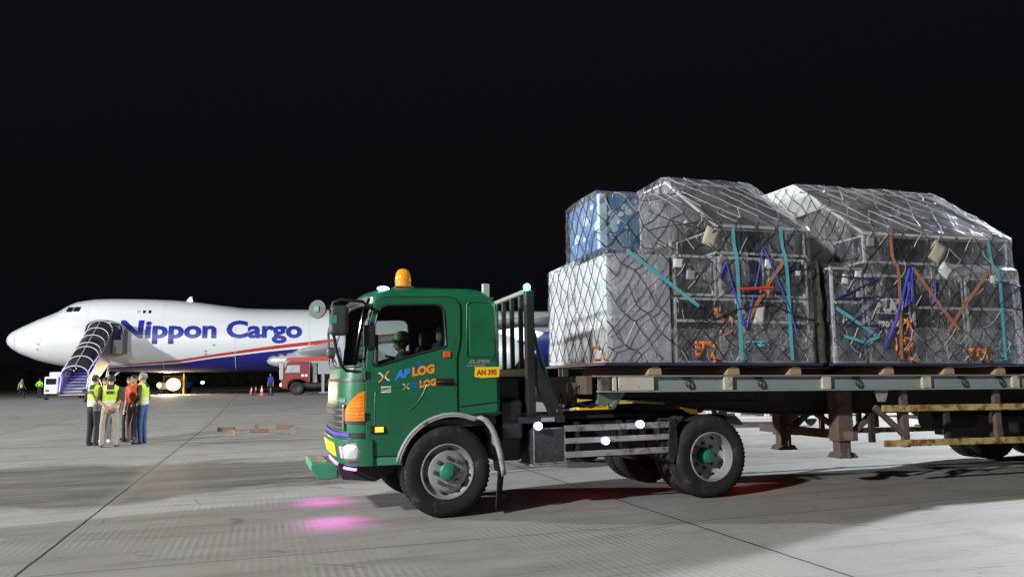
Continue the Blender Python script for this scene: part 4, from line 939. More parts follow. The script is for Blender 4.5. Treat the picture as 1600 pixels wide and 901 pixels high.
def drape(tree, pts, off, step=.06, face='near'):
    """pts: (x,z) on the near face or (y,z) on the front face; returns runs of 3D points lying on the cover"""
    runs = []; run = []
    for i in range(len(pts)-1):
        (a, b), (c, d) = pts[i], pts[i+1]; L = max(1, int(math.hypot(c-a, d-b)/step))
        for k in range(L+(1 if i == len(pts)-2 else 0)):
            t = k/L; u, v = a+(c-a)*t, b+(d-b)*t
            h = hit(tree, u, v) if face == 'near' else (hit(tree, -3, v, 'front', u) if face == 'front' else None)
            if h is None:
                if len(run) > 1: runs.append(run)
                run = []
            else:
                o = V((0, -off, 0)) if face == 'near' else V((-off, 0, 0)); o += V((0, 0, off*.5))
                q = h[0]+o
                if run and (q-run[-1]).length > .45: 
                    if len(run) > 1: runs.append(run)
                    run = []
                run.append(q)
    if len(run) > 1: runs.append(run)
    return runs
def net(tree, x0, x1, z0, z1, label, gable_x, seed):
    rnd = random.Random(seed); mb = MB(); mp = MB()
    dx, dz = .29, .33
    def node(i, j, s=1.0):
        return (i*dx*.5+.085*noise.noise(V((i*1.7+seed, j*.9, 1)))*s, j*dz*.5+.12*noise.noise(V((i*.8, j*1.9+seed, 5)))*s-.02)
    nx, nz = int((x1-x0)/dx*2)+2, int((z1-z0)/dz*2)+2
    for i in range(nx):
        for j in range(nz):
            if (i+j) % 2: continue
            a = node(i, j)
            for di in (-1, 1):
                b = node(i+di, j+1)
                if rnd.random() < .04: continue
                pa, pb = (x0+a[0], z0+a[1]), (x0+b[0], z0+b[1])
                if not (x0-.02 < pa[0] < x1+.02 and x0-.02 < pb[0] < x1+.02): continue
                m_ = ((pa[0]+pb[0])/2+rnd.uniform(-.02, .02), (pa[1]+pb[1])/2-rnd.uniform(0, .02))
                for run in drape(tree, [pa, m_, pb], .012, .05):
                    tgt = mp if (run[0].z > 3.45 and di < 0 and rnd.random() < .85) or (run[0].z < 3.3 and rnd.random() < .30 and di > 0 and seed == 2) or rnd.random() < .06 else mb
                    mb.tube(run, .0056, 4, cap=False, mi=1 if tgt is mp else 0)
    # front end of the load
    ny = int(2.4/dx*2)+2
    for i in range(ny):
        for j in range(nz):
            if (i+j) % 2: continue
            a = node(i+40, j)
            for di in (-1, 1):
                b = node(i+40+di, j+1)
                pa, pb = (a[0]-40*dx*.5, z0+a[1]), (b[0]-40*dx*.5, z0+b[1])
                for run in drape(tree, [pa, pb], .012, .06, 'front'): mb.tube(run, .0056, 4, cap=False)
    mp.bm.free(); o = mb.obj('net_mesh', [NETM, LITCORD], None); t = thing('cargo_net', label, 'cargo net', LM @ V(((x0+x1)/2, 1.2, z0)), (0, LT, LA), 'cargo nets over the loads')
    back = Matrix.Translation(-V(((x0+x1)/2, 1.2, z0)))
    o.data.transform(back); o.parent = t
net(tr1, -.92, 2.08, 1.62, 4.5, 'dark knotted net over the front load and its blue box', .66, 1)
net(tr2, 2.28, 5.50, 1.62, 4.55, 'dark knotted net over the rear load beside the white gable sheet', 2.9, 2)

CY = mat('cyan_strap', (.10,.38,.44), .5, var=.2, vs=12); ORS = mat('orange_strap', (.62,.20,.06), .55, var=.3, vs=12)
RDS = mat('rust_orange_strap', (.36,.16,.09), .6, var=.25, vs=9); BLS = mat('blue_rope', (.035,.055,.42), .55, var=.2); REDB = mat('red_bar', (.62,.05,.03), .4)
NVY = mat('navy_rope', (.02,.022,.13), .6, var=.2)
def ribbon(tree, pts, w, m, label, cat='strap', name='ratchet_strap', off=.022, group=None):
    mb = MB()
    for run in drape(tree, pts, off, .05):
        if len(run) < 2: continue
        L, Rr = [], []
        for i, p in enumerate(run):
            d = (run[min(i+1, len(run)-1)]-run[max(i-1, 0)]).normalized(); s = d.cross(V((0, -1, 0)))
            s = s.normalized()*w/2 if s.length > .1 else V((w/2, 0, 0)); L.append(p-s); Rr.append(p+s)
        t = V((0, -.004, 0)); mb.grid([L, Rr, [q+t for q in Rr], [q+t for q in L], L])
    return put(mb.obj(name, m), label, cat, group)
def rope(tree, pts, r, m, label, name='rope', off=.02):
    mb = MB(); 
    for run in drape(tree, pts, off, .06): mb.tube(run, r, 6)
    return put(mb.obj(name, m, smooth=60), label, 'rope')
ribbon(tr1, [(.90, 3.40), (.92, 2.76), (.93, 1.68)], .046, CY, 'upright cyan strap on front load, left of the red bar')
ribbon(tr1, [(1.60, 3.42), (1.64, 2.78), (1.66, 1.68)], .046, CY, 'upright cyan strap near the rear edge of the front load')
ribbon(tr1, [(-.60, 3.02), (.36, 2.35)], .046, CY, 'slanting cyan strap across the silver-wrapped case')
ribbon(tr1, [(1.60, 2.97), (1.28, 2.55), (1.05, 2.2)], .048, RDS, 'slanting rust-orange strap crossing the red bar')
rope(tr1, [(.66, 2.71), (.76, 2.92), (1.01, 2.07), (1.33, 3.15), (1.68, 2.28), (1.75, 2.0)], .011, BLS, 'bright blue rope zigzagging over the front load')
rope(tr1, [(1.66, 2.85), (2.04, 2.88)], .009, NVY, 'navy cord along the rear edge of front load')
rope(tr1, [(.2, 2.25), (.5, 2.16), (.9, 2.32), (1.4, 2.40), (1.75, 2.25), (2.05, 2.2)], .012, NETM, 'thick black cord sagging across the front load')
mb = MB(); mb.tube([(.90, -.07, 2.585), (1.15, -.075, 2.60), (1.40, -.07, 2.615)], .020, 8); mb.tube([(1.28, -.075, 2.60), (1.30, -.075, 2.53), (1.35, -.07, 2.50)], .010, 6); put(mb.obj('spreader_bar', REDB, smooth=60), 'short red bar hooked to the net of the front load', 'bar')
ribbon(tr2, [(3.33, 3.45), (3.37, 2.76), (3.33, 1.70)], .048, RDS, 'upright rust-orange strap beside the white logo')
ribbon(tr2, [(3.61, 2.94), (4.04, 2.41), (4.30, 2.10)], .048, RDS, 'brown strap slanting down right to the net knot')
ribbon(tr2, [(4.91, 2.96), (4.41, 2.43), (4.11, 2.07)], .048, RDS, 'brown strap slanting down left to the net knot')
ribbon(tr2, [(5.0, 3.38), (5.07, 2.71), (5.07, 1.70)], .046, CY, 'upright cyan strap at the right end of the rear load')
ribbon(tr2, [(2.35, 2.37), (2.95, 2.01)], .046, CY, 'short slanting cyan strap at the left end of the rear load')
ribbon(tr2, [(2.45, 2.0), (2.75, 1.92), (3.0, 2.0)], .04, CY, 'loose cyan strap tail at the left foot of rear load')
rope(tr2, [(2.38, 2.79), (3.03, 2.77), (2.36, 2.49), (3.09, 2.53), (2.48, 2.12), (3.06, 2.16), (2.63, 1.82)], .010, NVY, 'navy rope zigzagging round the left corner of rear load')
rope(tr2, [(3.56, 2.94), (3.29, 2.23), (3.07, 1.84)], .020, BLS, 'thick blue rope slanting down across the logo case')
rope(tr2, [(3.62, 2.95), (3.44, 2.41), (3.55, 2.5), (3.60, 2.9)], .014, BLS, 'hanging loop of blue rope right of the logo')
rope(tr2, [(3.97, 2.78), (3.94, 2.48)], .012, BLS, 'short blue rope hanging below the beige tag')
rope(tr2, [(4.98, 2.80), (5.44, 2.74), (5.0, 2.45), (5.45, 2.4)], .010, NVY, 'navy rope zigzag at the right end of rear load')
def bundle(tree, x0, x1, z0, z1, n, m, label, seed, w=.06):
    rnd = random.Random(seed); mb = MB()
    for k in range(n):
        p = V((rnd.uniform(x0, x1), 0, rnd.uniform(z0, z1))); a = rnd.uniform(0, 6.28); pts = []
        for i in range(9):
            h = hit(tree, min(max(p.x, x0-.05), x1+.05), min(max(p.z, z0), z1)); y = (h[0].y if h else .05)+.012-.022*abs(sin(i*1.3+k))
            pts.append(V((min(max(p.x, x0-.05), x1+.05), y, min(max(p.z, z0), z1)))); a += rnd.uniform(-1.1, 1.1); p = p+V((cos(a), 0, sin(a)))*.055
        s = [V((rnd.uniform(-.3, .3), rnd.uniform(-.6, .2), 1)).normalized()*w/2 for _ in pts]
        mb.grid([[q-e for q, e in zip(pts, s)], [q+e for q, e in zip(pts, s)]])
    o = mb.obj('strap_bundle', m, smooth=50); sm = o.modifiers.new('s', 'SOLIDIFY'); sm.thickness = .004
    return put(o, label, 'strap bundle')
bundle(tr1, .34, .62, 1.69, 1.90, 4, ORS, 'crumpled orange strap heap at the foot of the front load', 3)
bundle(tr1, .62, .78, 1.95, 2.32, 3, RDS, 'limp rust-orange strap tail hanging above the orange heap', 4)
bundle(tr1, .98, 1.28, 1.80, 1.92, 3, CY, 'loose cyan strap coil at the foot of the front load', 5, .035)
bundle(tr1, -1.0, -.92, 1.69, 1.84, 3, ORS, 'small orange strap tail at the front corner of front pallet', 6, .03)
bundle(tr2, 3.32, 3.50, 1.70, 2.30, 6, ORS, 'orange strap heap below the upright orange strap', 7)
bundle(tr2, 4.38, 4.82, 1.70, 1.84, 4, ORS, 'orange strap heap at the foot of the rear load, right part', 8)
bundle(tr2, 4.98, 5.25, 1.70, 1.92, 4, CY, 'loose cyan strap heap at the right foot of the rear load', 9, .035)
PAPER = mat('paper_label', (.62,.63,.62), .6, var=.06)
def label_sheet(tree, x0, x1, z0, z1, txt, m=PAPER, name='paper_label', tilt=0):
    h = hit(tree, (x0+x1)/2, (z0+z1)/2); y = h[0].y-.012 if h else .0
    cx_, cz_ = (x0+x1)/2, (z0+z1)/2; mm = Matrix.Translation((cx_, y, cz_)) @ Matrix.Rotation(tilt, 4, 'Y') @ Matrix.Rotation(R(3), 4, 'X')
    mb = MB(); hx, hz = (x1-x0)/2, (z1-z0)/2
    rows = [[mm @ V((-hx+2*hx*i/4, .006*sin(i*1.5+j), -hz+2*hz*j/4)) for i in range(5)] for j in range(5)]
    mb.grid(rows); o = mb.obj(name, m, smooth=60); sm = o.modifiers.new('s', 'SOLIDIFY'); sm.thickness = .003
    put(o, txt, 'label')
label_sheet(tr1, .03, .17, 2.84, 2.95, 'white label stuck at the top of the small grey case')
label_sheet(tr1, .20, .34, 2.69, 2.81, 'pale window label below the white one on front load', mat('dull_label', (.25,.27,.28), .5), tilt=.06)
label_sheet(tr1, 1.33, 1.44, 2.87, 2.99, 'white label between the two upright cyan straps')
label_sheet(tr1, 1.77, 1.86, 2.79, 2.86, 'tiny white label at the rear edge of the front load')
label_sheet(tr2, 2.47, 2.58, 2.70, 2.83, 'tilted white label on the narrow left case of rear load', tilt=.12)
label_sheet(tr2, 2.67, 2.79, 2.78, 2.88, 'white label right of the tilted one on the rear load')
label_sheet(tr2, 2.68, 2.81, 2.51, 2.61, 'grey framed label below the two white ones on rear load', mat('dull_label', (.25,.27,.28), .5))
label_sheet(tr2, 4.92, 5.03, 2.78, 2.89, 'white label beside the cyan strap of the rear load')
label_sheet(tr2, 2.95, 3.10, 3.24, 3.36, 'grey label high on the left of the rear load', mat('dull_label', (.25,.27,.28), .5))
label_sheet(tr2, 4.06, 4.28, 2.84, 3.02, 'large white paper hung askew below the beige tag', tilt=.65, name='hanging_paper')
label_sheet(tr2, 4.00, 4.24, 3.06, 3.34, 'crumpled beige tag hung on the net of the rear load', mat('beige_tag', (.46,.43,.34), .7, var=.15), tilt=.5, name='beige_tag')
label_sheet(tr1, .50, .70, 3.14, 3.38, 'crumpled beige cloth at the lower left corner of the front slope', mat('beige_tag', (.46,.43,.34)), tilt=.35, name='beige_cloth')
label_sheet(tr1, 1.14, 1.30, 2.15, 2.40, 'white paper bag hanging below the red bar', tilt=.05, name='paper_bag')
# ------------------------------------------------------------------ freighter aircraft
NO = V((-45.082, 68.352, 0)); PA = R(16)
jet = thing('jumbo_jet', 'white four-engined cargo jet with blue belly and large blue lettering', 'aeroplane', NO, (0, 0, PA))
TOPS = [(0, 5.66), (.15, 6.05), (.4, 6.36), (1.0, 6.72), (2.53, 7.51), (4.09, 8.22), (4.9, 8.80), (5.67, 9.15), (7.3, 9.42), (9.33, 9.46), (12.4, 9.42), (14.6, 9.32), (16, 9.16), (18.5, 8.83), (20.5, 8.62), (25.8, 8.58), (52, 8.60), (62, 8.55), (70, 8.35), (74.5, 7.9), (75.5, 7.6)]
BOTS = [(0, 5.64), (.15, 5.25), (.4, 4.95), (1.11, 4.45), (2.71, 3.76), (4.3, 3.36), (7.9, 2.80), (12, 2.64), (16, 2.60), (24, 2.56), (48, 2.56), (55, 3.2), (65, 5.2), (75.5, 7.4)]
HWS = [(0, .02), (.15, .48), (.4, .80), (1.0, 1.25), (2.53, 1.95), (4.1, 2.42), (6, 2.80), (8, 3.04), (11, 3.2), (14, 3.25), (50, 3.25), (58, 2.7), (66, 1.7), (75.5, .25)]
def i2(A, s): return interp(s, [a for a, _ in A], [b for _, b in A])
def hull(s, z):
    t, b, w = i2(TOPS, s), i2(BOTS, s), i2(HWS, s); tm = min(t, 8.58); c, h = (tm+b)/2, max(.01, (tm-b)/2)
    q = 1-((z-c)/h)**2; y = w*sqrt(q) if q > 0 else 0
    if t > tm+.01:
        c2 = tm-1.6; h2 = t-c2; q = 1-((z-c2)/h2)**2
        if q > 0 and z > c2: y = max(y, w*.80*sqrt(q)*min(1, (t-tm)/.35+.2))
    return y
st = [0, .05, .15, .3, .5, .8, 1.2, 1.8, 2.5, 3.3, 4.1, 4.6, 5.1, 5.6, 6.2, 7, 8, 9, 10.5, 12, 14, 16, 18, 20, 22, 25, 30, 36, 42, 48, 52, 56, 60, 64, 68, 72, 75.5]
mb = MB(); rows = []; NT = 26
for s in st:
    t, b = i2(TOPS, s), i2(BOTS, s); z = [(t+b)/2+(t-b)/2*cos(pi*k/NT) for k in range(NT+1)]
    rows.append([(s, -hull(s, q) if 0 < k < NT else 0, q) for k, q in enumerate(z)] + [(s, hull(s, z[k]), z[k]) for k in range(NT-1, 0, -1)])
vv = mb.grid(rows, closed_u=True); mb.face(vv[-1])
def livery():
    m = mat('white_livery', (.62,.645,.655), .30, var=.03, vs=.35, coat=.3); nt = m.node_tree; N = nt.nodes; Lk = nt.links; b = N['Principled BSDF']
    base = b.inputs['Base Color'].links[0].from_socket
    tc = N.new('ShaderNodeTexCoord'); sp = N.new('ShaderNodeSeparateXYZ'); Lk.new(tc.outputs['Object'], sp.inputs[0])
    mx = N.new('ShaderNodeMath'); mx.operation = 'MULTIPLY'; mx.inputs[1].default_value = 1/80; Lk.new(sp.outputs[0], mx.inputs[0])
    def curve(pts):
        r = N.new('ShaderNodeValToRGB'); e = r.color_ramp.elements
        while len(e) < len(pts): e.new(.5)
        for i, (s, z) in enumerate(pts): e[i].position = s/80; e[i].color = (z/10, z/10, z/10, 1)
        Lk.new(mx.outputs[0], r.inputs[0]); k = N.new('ShaderNodeMath'); k.operation = 'MULTIPLY'; k.inputs[1].default_value = 10; Lk.new(r.outputs[0], k.inputs[0]); return k.outputs[0]
    def lt(a, b2):
        k = N.new('ShaderNodeMath'); k.operation = 'LESS_THAN'; Lk.new(a, k.inputs[0]); Lk.new(b2, k.inputs[1]); return k.outputs[0]
    def mixc(f, a, c):
        k = N.new('ShaderNodeMix'); k.data_type = 'RGBA'; Lk.new(f, k.inputs['Factor']); Lk.new(a, k.inputs[6]); k.inputs[7].default_value = (*c, 1); return k.outputs[2]
    red = curve([(2, 2.9), (5.2, 3.15), (9.5, 3.30), (14.4, 3.68), (17.6, 4.18), (22.4, 4.86), (27.4, 5.45), (40, 6.6), (75, 8.5)])
    wht = curve([(2, 2.82), (5.2, 3.08), (9.5, 3.22), (14.4, 3.48), (17.6, 3.95), (22.4, 4.55), (27.4, 5.08), (40, 6.1), (75, 7.9)])
    blu = curve([(2, 2.75), (5.2, 3.02), (9.5, 3.16), (14.4, 3.37), (17.6, 3.82), (22.4, 4.38), (27.4, 4.85), (40, 5.8), (75, 7.5)])
    z = sp.outputs[2]; c = mixc(lt(z, red), base, (.42,.045,.03)); c = mixc(lt(z, wht), c, (.75,.76,.76)); c = mixc(lt(z, blu), c, (.018,.022,.20))
    Lk.new(c, b.inputs['Base Color']); return m
LIV = livery()
fus = mb.obj('fuselage', LIV, jet, smooth=60)
NAVYT = mat('navy_title', (.018,.025,.26), .35, var=.05)
# titles
cu = MB(); cu.text('Nippon Cargo', 2.0, lambda a, b: (a, b, 0), bold=.05)
xs = [v.co.x for v in cu.bm.verts]; n_h = [v.co.y for v in cu.bm.verts if v.co.x < min(xs)+1.2]; x0, xw = min(xs), max(xs)-min(xs); ch = max(n_h); yb = min(n_h); cu.bm.free()
kx, kz = 15.55/xw, 1.60/(ch-yb)
def tit(a, b): s = 9.78+(a-x0)*kx; z = 5.65+(b-yb)*kz; return (s, -hull(s, z)-.03, z)
mb = MB(); mb.text('Nippon Cargo', 2.0, tit, bold=.075, cuts=3); mb.obj('title_lettering', NAVYT, fus, recalc=False)
def hpatch(mbx, s0, s1, z0, z1, off=.02, n=4, side=-1, slant=0):
    mbx.grid([[(s+slant*(j/n), side*(hull(s+slant*(j/n), z0+(z1-z0)*j/n)+off), z0+(z1-z0)*j/n) for s in [s0+(s1-s0)*i/n for i in range(n+1)]] for j in range(n+1)])
DKG = mat('dark_cockpit_glass', (.012,.013,.016), .1, coat=.5)
for sd in (-1, 1):
    for s0, s1, z0, z1 in ((4.55, 4.95, 8.02, 8.40), (5.02, 5.55, 8.06, 8.52), (5.62, 6.15, 8.10, 8.54)):
        mb = MB(); hpatch(mb, s0, s1, z0, z1, .02, 4, sd, .12); mb.obj('cockpit_window', DKG, fus)
for s, m in ((11.07, mat('lit_window', (.5,.42,.3), .4)), (11.54, DKG), (12.0, DKG)):
    mb = MB(); hpatch(mb, s-.11, s+.11, 7.94, 8.22, .02); mb.obj('cabin_window', m, fus)
for s, z, r in ((17.6, 5.0, .12), (16.9, 4.45, .10), (16.9, 4.2, .10), (23.0, 5.55, .07), (3.1, 5.2, .10), (3.0, 4.75, .08), (3.3, 5.6, .07)):
    mb = MB(); hpatch(mb, s-r, s+r, z-r*.7, z+r*.7, .02); mb.obj('service_port', mat('grey_port', (.25,.26,.27), .5), fus)
SEAM = mat('panel_seam', (.52,.53,.54), .5)
for s in (.95, 6.9, 13.2, 19.4, 26.0):
    mb = MB(); t, b = i2(TOPS, s), i2(BOTS, s); zz = [(t+b)/2+(t-b)/2*cos(pi*k/30) for k in range(1, 30)]
    mb.grid([[(s, -hull(s, z)-.008, z) for z in zz], [(s+.045, -hull(s+.045, z)-.008, z) for z in zz]]); mb.obj('panel_seam', SEAM, fus)
mb = MB(); mb.prism([(14.7, 9.25), (15.35, 9.25), (15.25, 9.72), (15.05, 9.72)], 'y', -.04, .04); mb.obj('blade_antenna', WHITEP, fus)
mb = MB(); mb.box(8.1, 9.2, -3.25, -3.0, 4.5, 6.5); mb.obj('entry_door', mat('door_dark', (.05,.05,.055), .6), fus)
SILV = mat('silver_fairing', (.48,.50,.53), .35, .35, var=.08, vs=.6)
for sd in (-1, 1):
    mb = MB(); rows = []
    for s, k in ((22.2, .03), (22.35, .30), (22.8, .55), (23.6, .74), (25, .90), (27, 1), (34, 1), (40, .8), (43, .4), (44, .05)):
        rows.append([(s, sd*(2.55+1.05*k*max(0, sin(a))**.7 if True else 0), 3.50+.05*(s-22.2)*(1 if s < 30 else .5)*.6+ .88*k*cos(a)) for a in [pi*i/14 for i in range(15)]])
    mb.grid(rows); fa = mb.obj('wing_root_fairing', SILV, jet, smooth=70)
    for s, z in ((23.05, 4.02), (23.80, 4.10)):
        mb = MB(); mb.ball((s, sd*3.22, z), .2, (1.0, .5, .55), 12); mb.obj('air_inlet', BLACK, fa, smooth=80)
    # wing
    def wsec(y, le, ch, z, th): return [(le+ch*u, sd*y, z+th*ch*v) for u, v in ((0, 0), (.03, .35), (.15, .75), (.4, 1), (.7, .6), (1, .05), (.7, -.25), (.4, -.55), (.15, -.5), (.03, -.25))]
    mb = MB(); vv = mb.grid([wsec(2.4, 24.0, 16.5, 4.15, .075), wsec(12, 32.2, 10.2, 5.0, .07), wsec(22, 40.5, 6.8, 5.9, .06), wsec(31.5, 48.4, 4.0, 6.7, .05)], closed_u=True); mb.face(vv[-1]); mb.obj('wing', SILV, jet, smooth=50)
    for y, s0, z in ((12.2, 27.6, 2.75), (21.3, 36.6, 3.5)):
        mb = MB(); mb.lathe([(1.15, .55), (1.22, .05), (1.32, 0), (1.42, .3), (1.50, 1.4), (1.42, 3.2), (1.15, 4.2), (.95, 4.4), (.75, 4.5), (.5, 5.4), (.1, 6.0)], (s0, sd*y, z), 'x', 28); en = mb.obj('engine', mat('engine_white', (.62,.64,.66), .35, .2), jet, smooth=50)
        mb = MB(); mb.lathe([(1.16, .6), (.35, .62), (.0, .25)], (s0, sd*y, z), 'x', 24); mb.obj('engine_fan', DARK, en, smooth=50)
        mb = MB(); mb.prism([(s0+1.2, z+1.45), (s0+4.6, z+1.9), (s0+7.2, z+1.9), (s0+5.6, z+.7), (s0+3.2, z+1.2)], 'y', sd*y-.18, sd*y+.18); mb.obj('pylon', SILV, en)
    mb = MB(); vv = mb.grid([wsec(.6, 64.5, 9.5, 7.6, .06), wsec(11, 73, 3.2, 9.0, .05)], closed_u=True); mb.face(vv[-1]); mb.obj('tailplane', WHITEP, jet, smooth=50)
mb = MB(); mb.prism([(58.5, 8.4), (72, 18.6), (76.4, 18.8), (73.5, 8.1)], 'y', -.28, .28); mb.obj('tail_fin', mat('blue_fin', (.02,.03,.24), .4), jet, bevel=.2)
def gear(s, y, n):
    mb = MB(); mb.tube([(s, y, gz(70)+.6), (s, y, 3.0)], .17, 10); mb.tube([(s, y, 1.6), (s+1.2, y, 3.0)], .09, 8); mb.cyl((s, y-.55, 1.05), (s, y+.55, 1.05), .1, 8); g_ = mb.obj('landing_gear', mat('gear_white', (.5,.5,.5), .5), jet, smooth=50)
    for dx in ((0,) if n == 2 else (-.75, .75)):
        for dy in (-.42, .42):
            mb = MB(); mb.lathe([(.25, -.16), (.55, -.2), (.60, -.1), (.60, .1), (.55, .2), (.25, .16)], (s+dx, y+dy, 1.1), 'y', 22, cap0=True); mb.obj('gear_wheel', RUBBER, g_, smooth=50)
gear(8.2, 0, 2)
for s, y in ((34, -5.4), (34, 5.4), (37.2, -1.9), (37.2, 1.9)): gear(s, y, 4)

# ------------------------------------------------------------------ covered boarding stairs (X runs outward from the aircraft door)
D0 = NO + V((cos(PA), sin(PA), 0))*8.55 + V((sin(PA), -cos(PA), 0))*3.4
sa = PA - pi/2
stairs = thing('boarding_stairs', 'covered boarding stairs with dark ribbed canopy and violet-lit steps', 'airstairs', (D0.x, D0.y, .5), (0, 0, sa))
SG_ = mat('stair_grey', (.15,.15,.155), .5, .2, var=.2); DKC = mat('canopy_panel', (.022,.022,.026), .35, var=.3); RIB = mat('canopy_rib', (.42,.43,.44), .4, .2)
HW = .95
def arch(x, z, w=HW, h=.95, n=12):
    return [(x, -w*cos(pi*i/n), z+h*max(0, sin(pi*i/n))**.75) for i in range(n+1)]
A0, A1 = (1.5, 5.55), (8.9, 1.55)        # canopy spring line, top and bottom
def al(t, dz=0): return (A0[0]+(A1[0]-A0[0])*t, A0[1]+(A1[1]-A0[1])*t+dz)
mb = MB(); vv = mb.grid([arch(*al(t)) for t in (0, .5, .56, 1)]); c = mb.obj('canopy', DKC, stairs, smooth=60); sm = c.modifiers.new('s', 'SOLIDIFY'); sm.thickness = .04
for k in range(7):
    t = [.0, .17, .34, .51, .60, .80, 1.0][k]; mb = MB(); mb.tube([V(p)+V((0, 0, .03)) for p in arch(*al(t), HW+.02, .97)], .05, 6); mb.obj('canopy_rib', RIB, stairs, smooth=60)
mb = MB(); a, b = al(0, .98), al(1, .98); mb.bar((a[0], 0, a[1]), (b[0], 0, b[1]), .08, .06); 
mb.obj('canopy_spine', mat('spine_grey', (.30,.31,.33), .5), stairs)
for sd in (-1, 1):
    a, b = al(0, .0), al(1, .0); mb = MB()
    mb.prism([(a[0], a[1]+.05), (b[0], b[1]+.05), (b[0], b[1]-.9), (a[0], a[1]-2.0)], 'y', sd*HW-.03, sd*HW+.03); mb.obj('side_panel', mat('stair_side', (.08,.078,.075), .5, var=.25), stairs)
    mb = MB(); mb.bar((a[0], sd*HW, a[1]+.05), (b[0], sd*HW, b[1]+.05), .07, .10); mb.obj('canopy_rail', RIB, stairs)
    mb = MB(); mb.bar((1.2, sd*.9, 3.4), (9.3, sd*.9, .35), .10, .35); mb.obj('stringer', SG_, stairs)
STEP = mat('step_tread', (.45,.45,.47), .45, .3)
for k in range(16):
    t = k/15; mb = MB(); x = 9.25-7.9*t; z = .35+3.6*t; mb.box(x-.26, x+.02, -.88, .88, z-.02, z+.03); mb.obj('step', STEP, stairs); mb = MB(); mb.box(x-.29, x-.265, -.88, .88, z+.03, z+.22); mb.obj('riser', mat('dark_riser', (.07,.07,.09), .6), stairs)
mb = MB(); vv = mb.grid([[V(p)+V((0, 0, 0)) for p in [(x, q[1] if q[1] < 0 else q[1]*1.6, q[2]) for q in arch(x, 5.75, 1.15, .9)]] for x in (-.2, .0, 1.45, 1.6)]); hd = mb.obj('top_hood', mat('hood_grey', (.30,.29,.27), .6, var=.2), stairs, smooth=60); sm = hd.modifiers.new('s', 'SOLIDIFY'); sm.thickness = .05
mb = MB()
for yy in (-1.15, 1.84): mb.box(-.2, 1.6, yy-.03, yy+.03, 3.7, 5.76)
mb.box(-.2, 1.6, -1.1, 1.8, 3.72, 3.86); mb.obj('top_platform', mat('platform_side', (.11,.105,.10), .6, var=.25), stairs)
mb = MB()
for sd in (-1, 1):
    mb.bar((1.3, sd*.8, 3.6), (3.6, sd*.8, .7), .14, .14); mb.bar((5.6, sd*.8, 2.0), (3.6, sd*.8, .7), .14, .14); mb.bar((2.2, sd*.8, .7), (9.0, sd*.8, .45), .16, .25)
mb.box(2.2, 6.0, -.85, .85, .55, .78); mb.obj('support_frame', DARK, stairs)
mb = MB(); mb.box(1.62, 1.7, 1.05, 1.84, 3.72, 4.9); mb.obj('side_box', mat('side_box_grey', (.20,.20,.195), .6), stairs, bevel=.03)
mb = MB(); mb.tube([(9.2, .92, .6), (8.7, .92, 2.2), (5.0, .90, 3.8)], .03, 6); mb.tube([(9.2, -.92, .6), (8.7, -.92, 2.2), (5.0, -.90, 3.8)], .03, 6)
mb.obj('violet_light_strip', mat('stair_led', (.3,.2,1), .4, emit=((.22,.16,1), 5)), stairs, split=True)
lamp('stair_light', (8.6, -.6, 1.6), 60, (.22, .20, 1), .15, stairs); lamp('stair_light', (7.0, .0, 2.2), 30, (.40, .30, 1), .2, stairs)
lamp('door_light', (.7, 1.5, 3.3), 8, (1, .72, .42), .2, stairs)
mb = MB(); mb.box(6.4, 9.2, -1.95, -1.05, .45, 1.75); mb.box(6.9, 8.2, -1.9, -1.05, 1.75, 2.1); cabn = mb.obj('driver_cab', WHITEP, stairs, bevel=.08)
mb = MB(); mb.box(9.19, 9.22, -1.85, -1.15, 1.15, 1.6); mb.obj('cab_window', DKG, cabn)
mb = MB(); mb.box(9.19, 9.23, -1.85, -1.6, .6, .8); mb.obj('red_panel', mat('dull_red', (.30,.03,.03), .5), cabn)
for x, y in ((8.6, -1.9), (8.6, .7), (3.0, -.9), (3.0, .7)):
    mb = MB(); mb.lathe([(.2, -.12), (.36, -.13), (.40, 0), (.36, .13), (.2, .12)], (x, y, .40), 'y', 20, cap0=True); mb.obj('wheel', RUBBER, stairs, smooth=50)
# lit support vehicle beyond the fuselage
VX, VY = -35.6, 80.0
sv = thing('support_vehicle', 'service vehicle with glaring warm headlights under the aircraft belly', 'vehicle', (VX, VY, .5), (0, 0, R(8)))
mb = MB(); mb.box(-1.1, 1.1, 0, 4.6, .5, 1.25); mb.box(-1.05, 1.05, 1.2, 2.6, 1.25, 1.95); mb.obj('body', mat('vehicle_grey', (.10,.10,.11), .5), sv, bevel=.08)
mb = MB(); mb.box(-.9, .9, 1.18, 1.21, 1.35, 1.85); mb.obj('windscreen', DKG, sv)
for x in (-.95, .95):
    for y in (.8, 3.8):
        mb = MB(); mb.lathe([(.2, -.12), (.40, -.13), (.45, 0), (.40, .13), (.2, .12)], (x, y, .45), 'x', 20, cap0=True); mb.obj('wheel', RUBBER, sv, smooth=50)
HLM = mat('warm_headlight_halo', (1,.8,.45), .3, emit=((1,.62,.24), 3.0))
HLC = mat('hot_headlight', (1,.95,.8), .3, emit=((1,.88,.62), 60))
mb = MB(); mb.ball((.45, -.25, 1.0), .72, (1, .5, .9)); hl_ = mb.obj('headlight', HLM, sv, smooth=80); mb = MB(); mb.ball((.45, -.52, 1.0), .46, (1, .3, .9)); mb.obj('headlight_core', HLC, hl_, smooth=80)  # oversized glowing balls imitate lens glare round the headlight
mb = MB(); mb.ball((-1.0, -.1, .95), .24, (1, .5, 1.2)); mb.obj('headlight', mat('white_headlight', (1,.95,.9), .3, emit=((1,.86,.84), 1.3)), sv, smooth=80)
mb = MB(); mb.box(1.25, 1.40, .2, .35, .0, 2.1); mb.box(-2.9, -2.7, .2, .4, .0, 2.4); mb.obj('marker_post', mat('yellow_post', (.6,.42,.04), .5), sv, split=True)
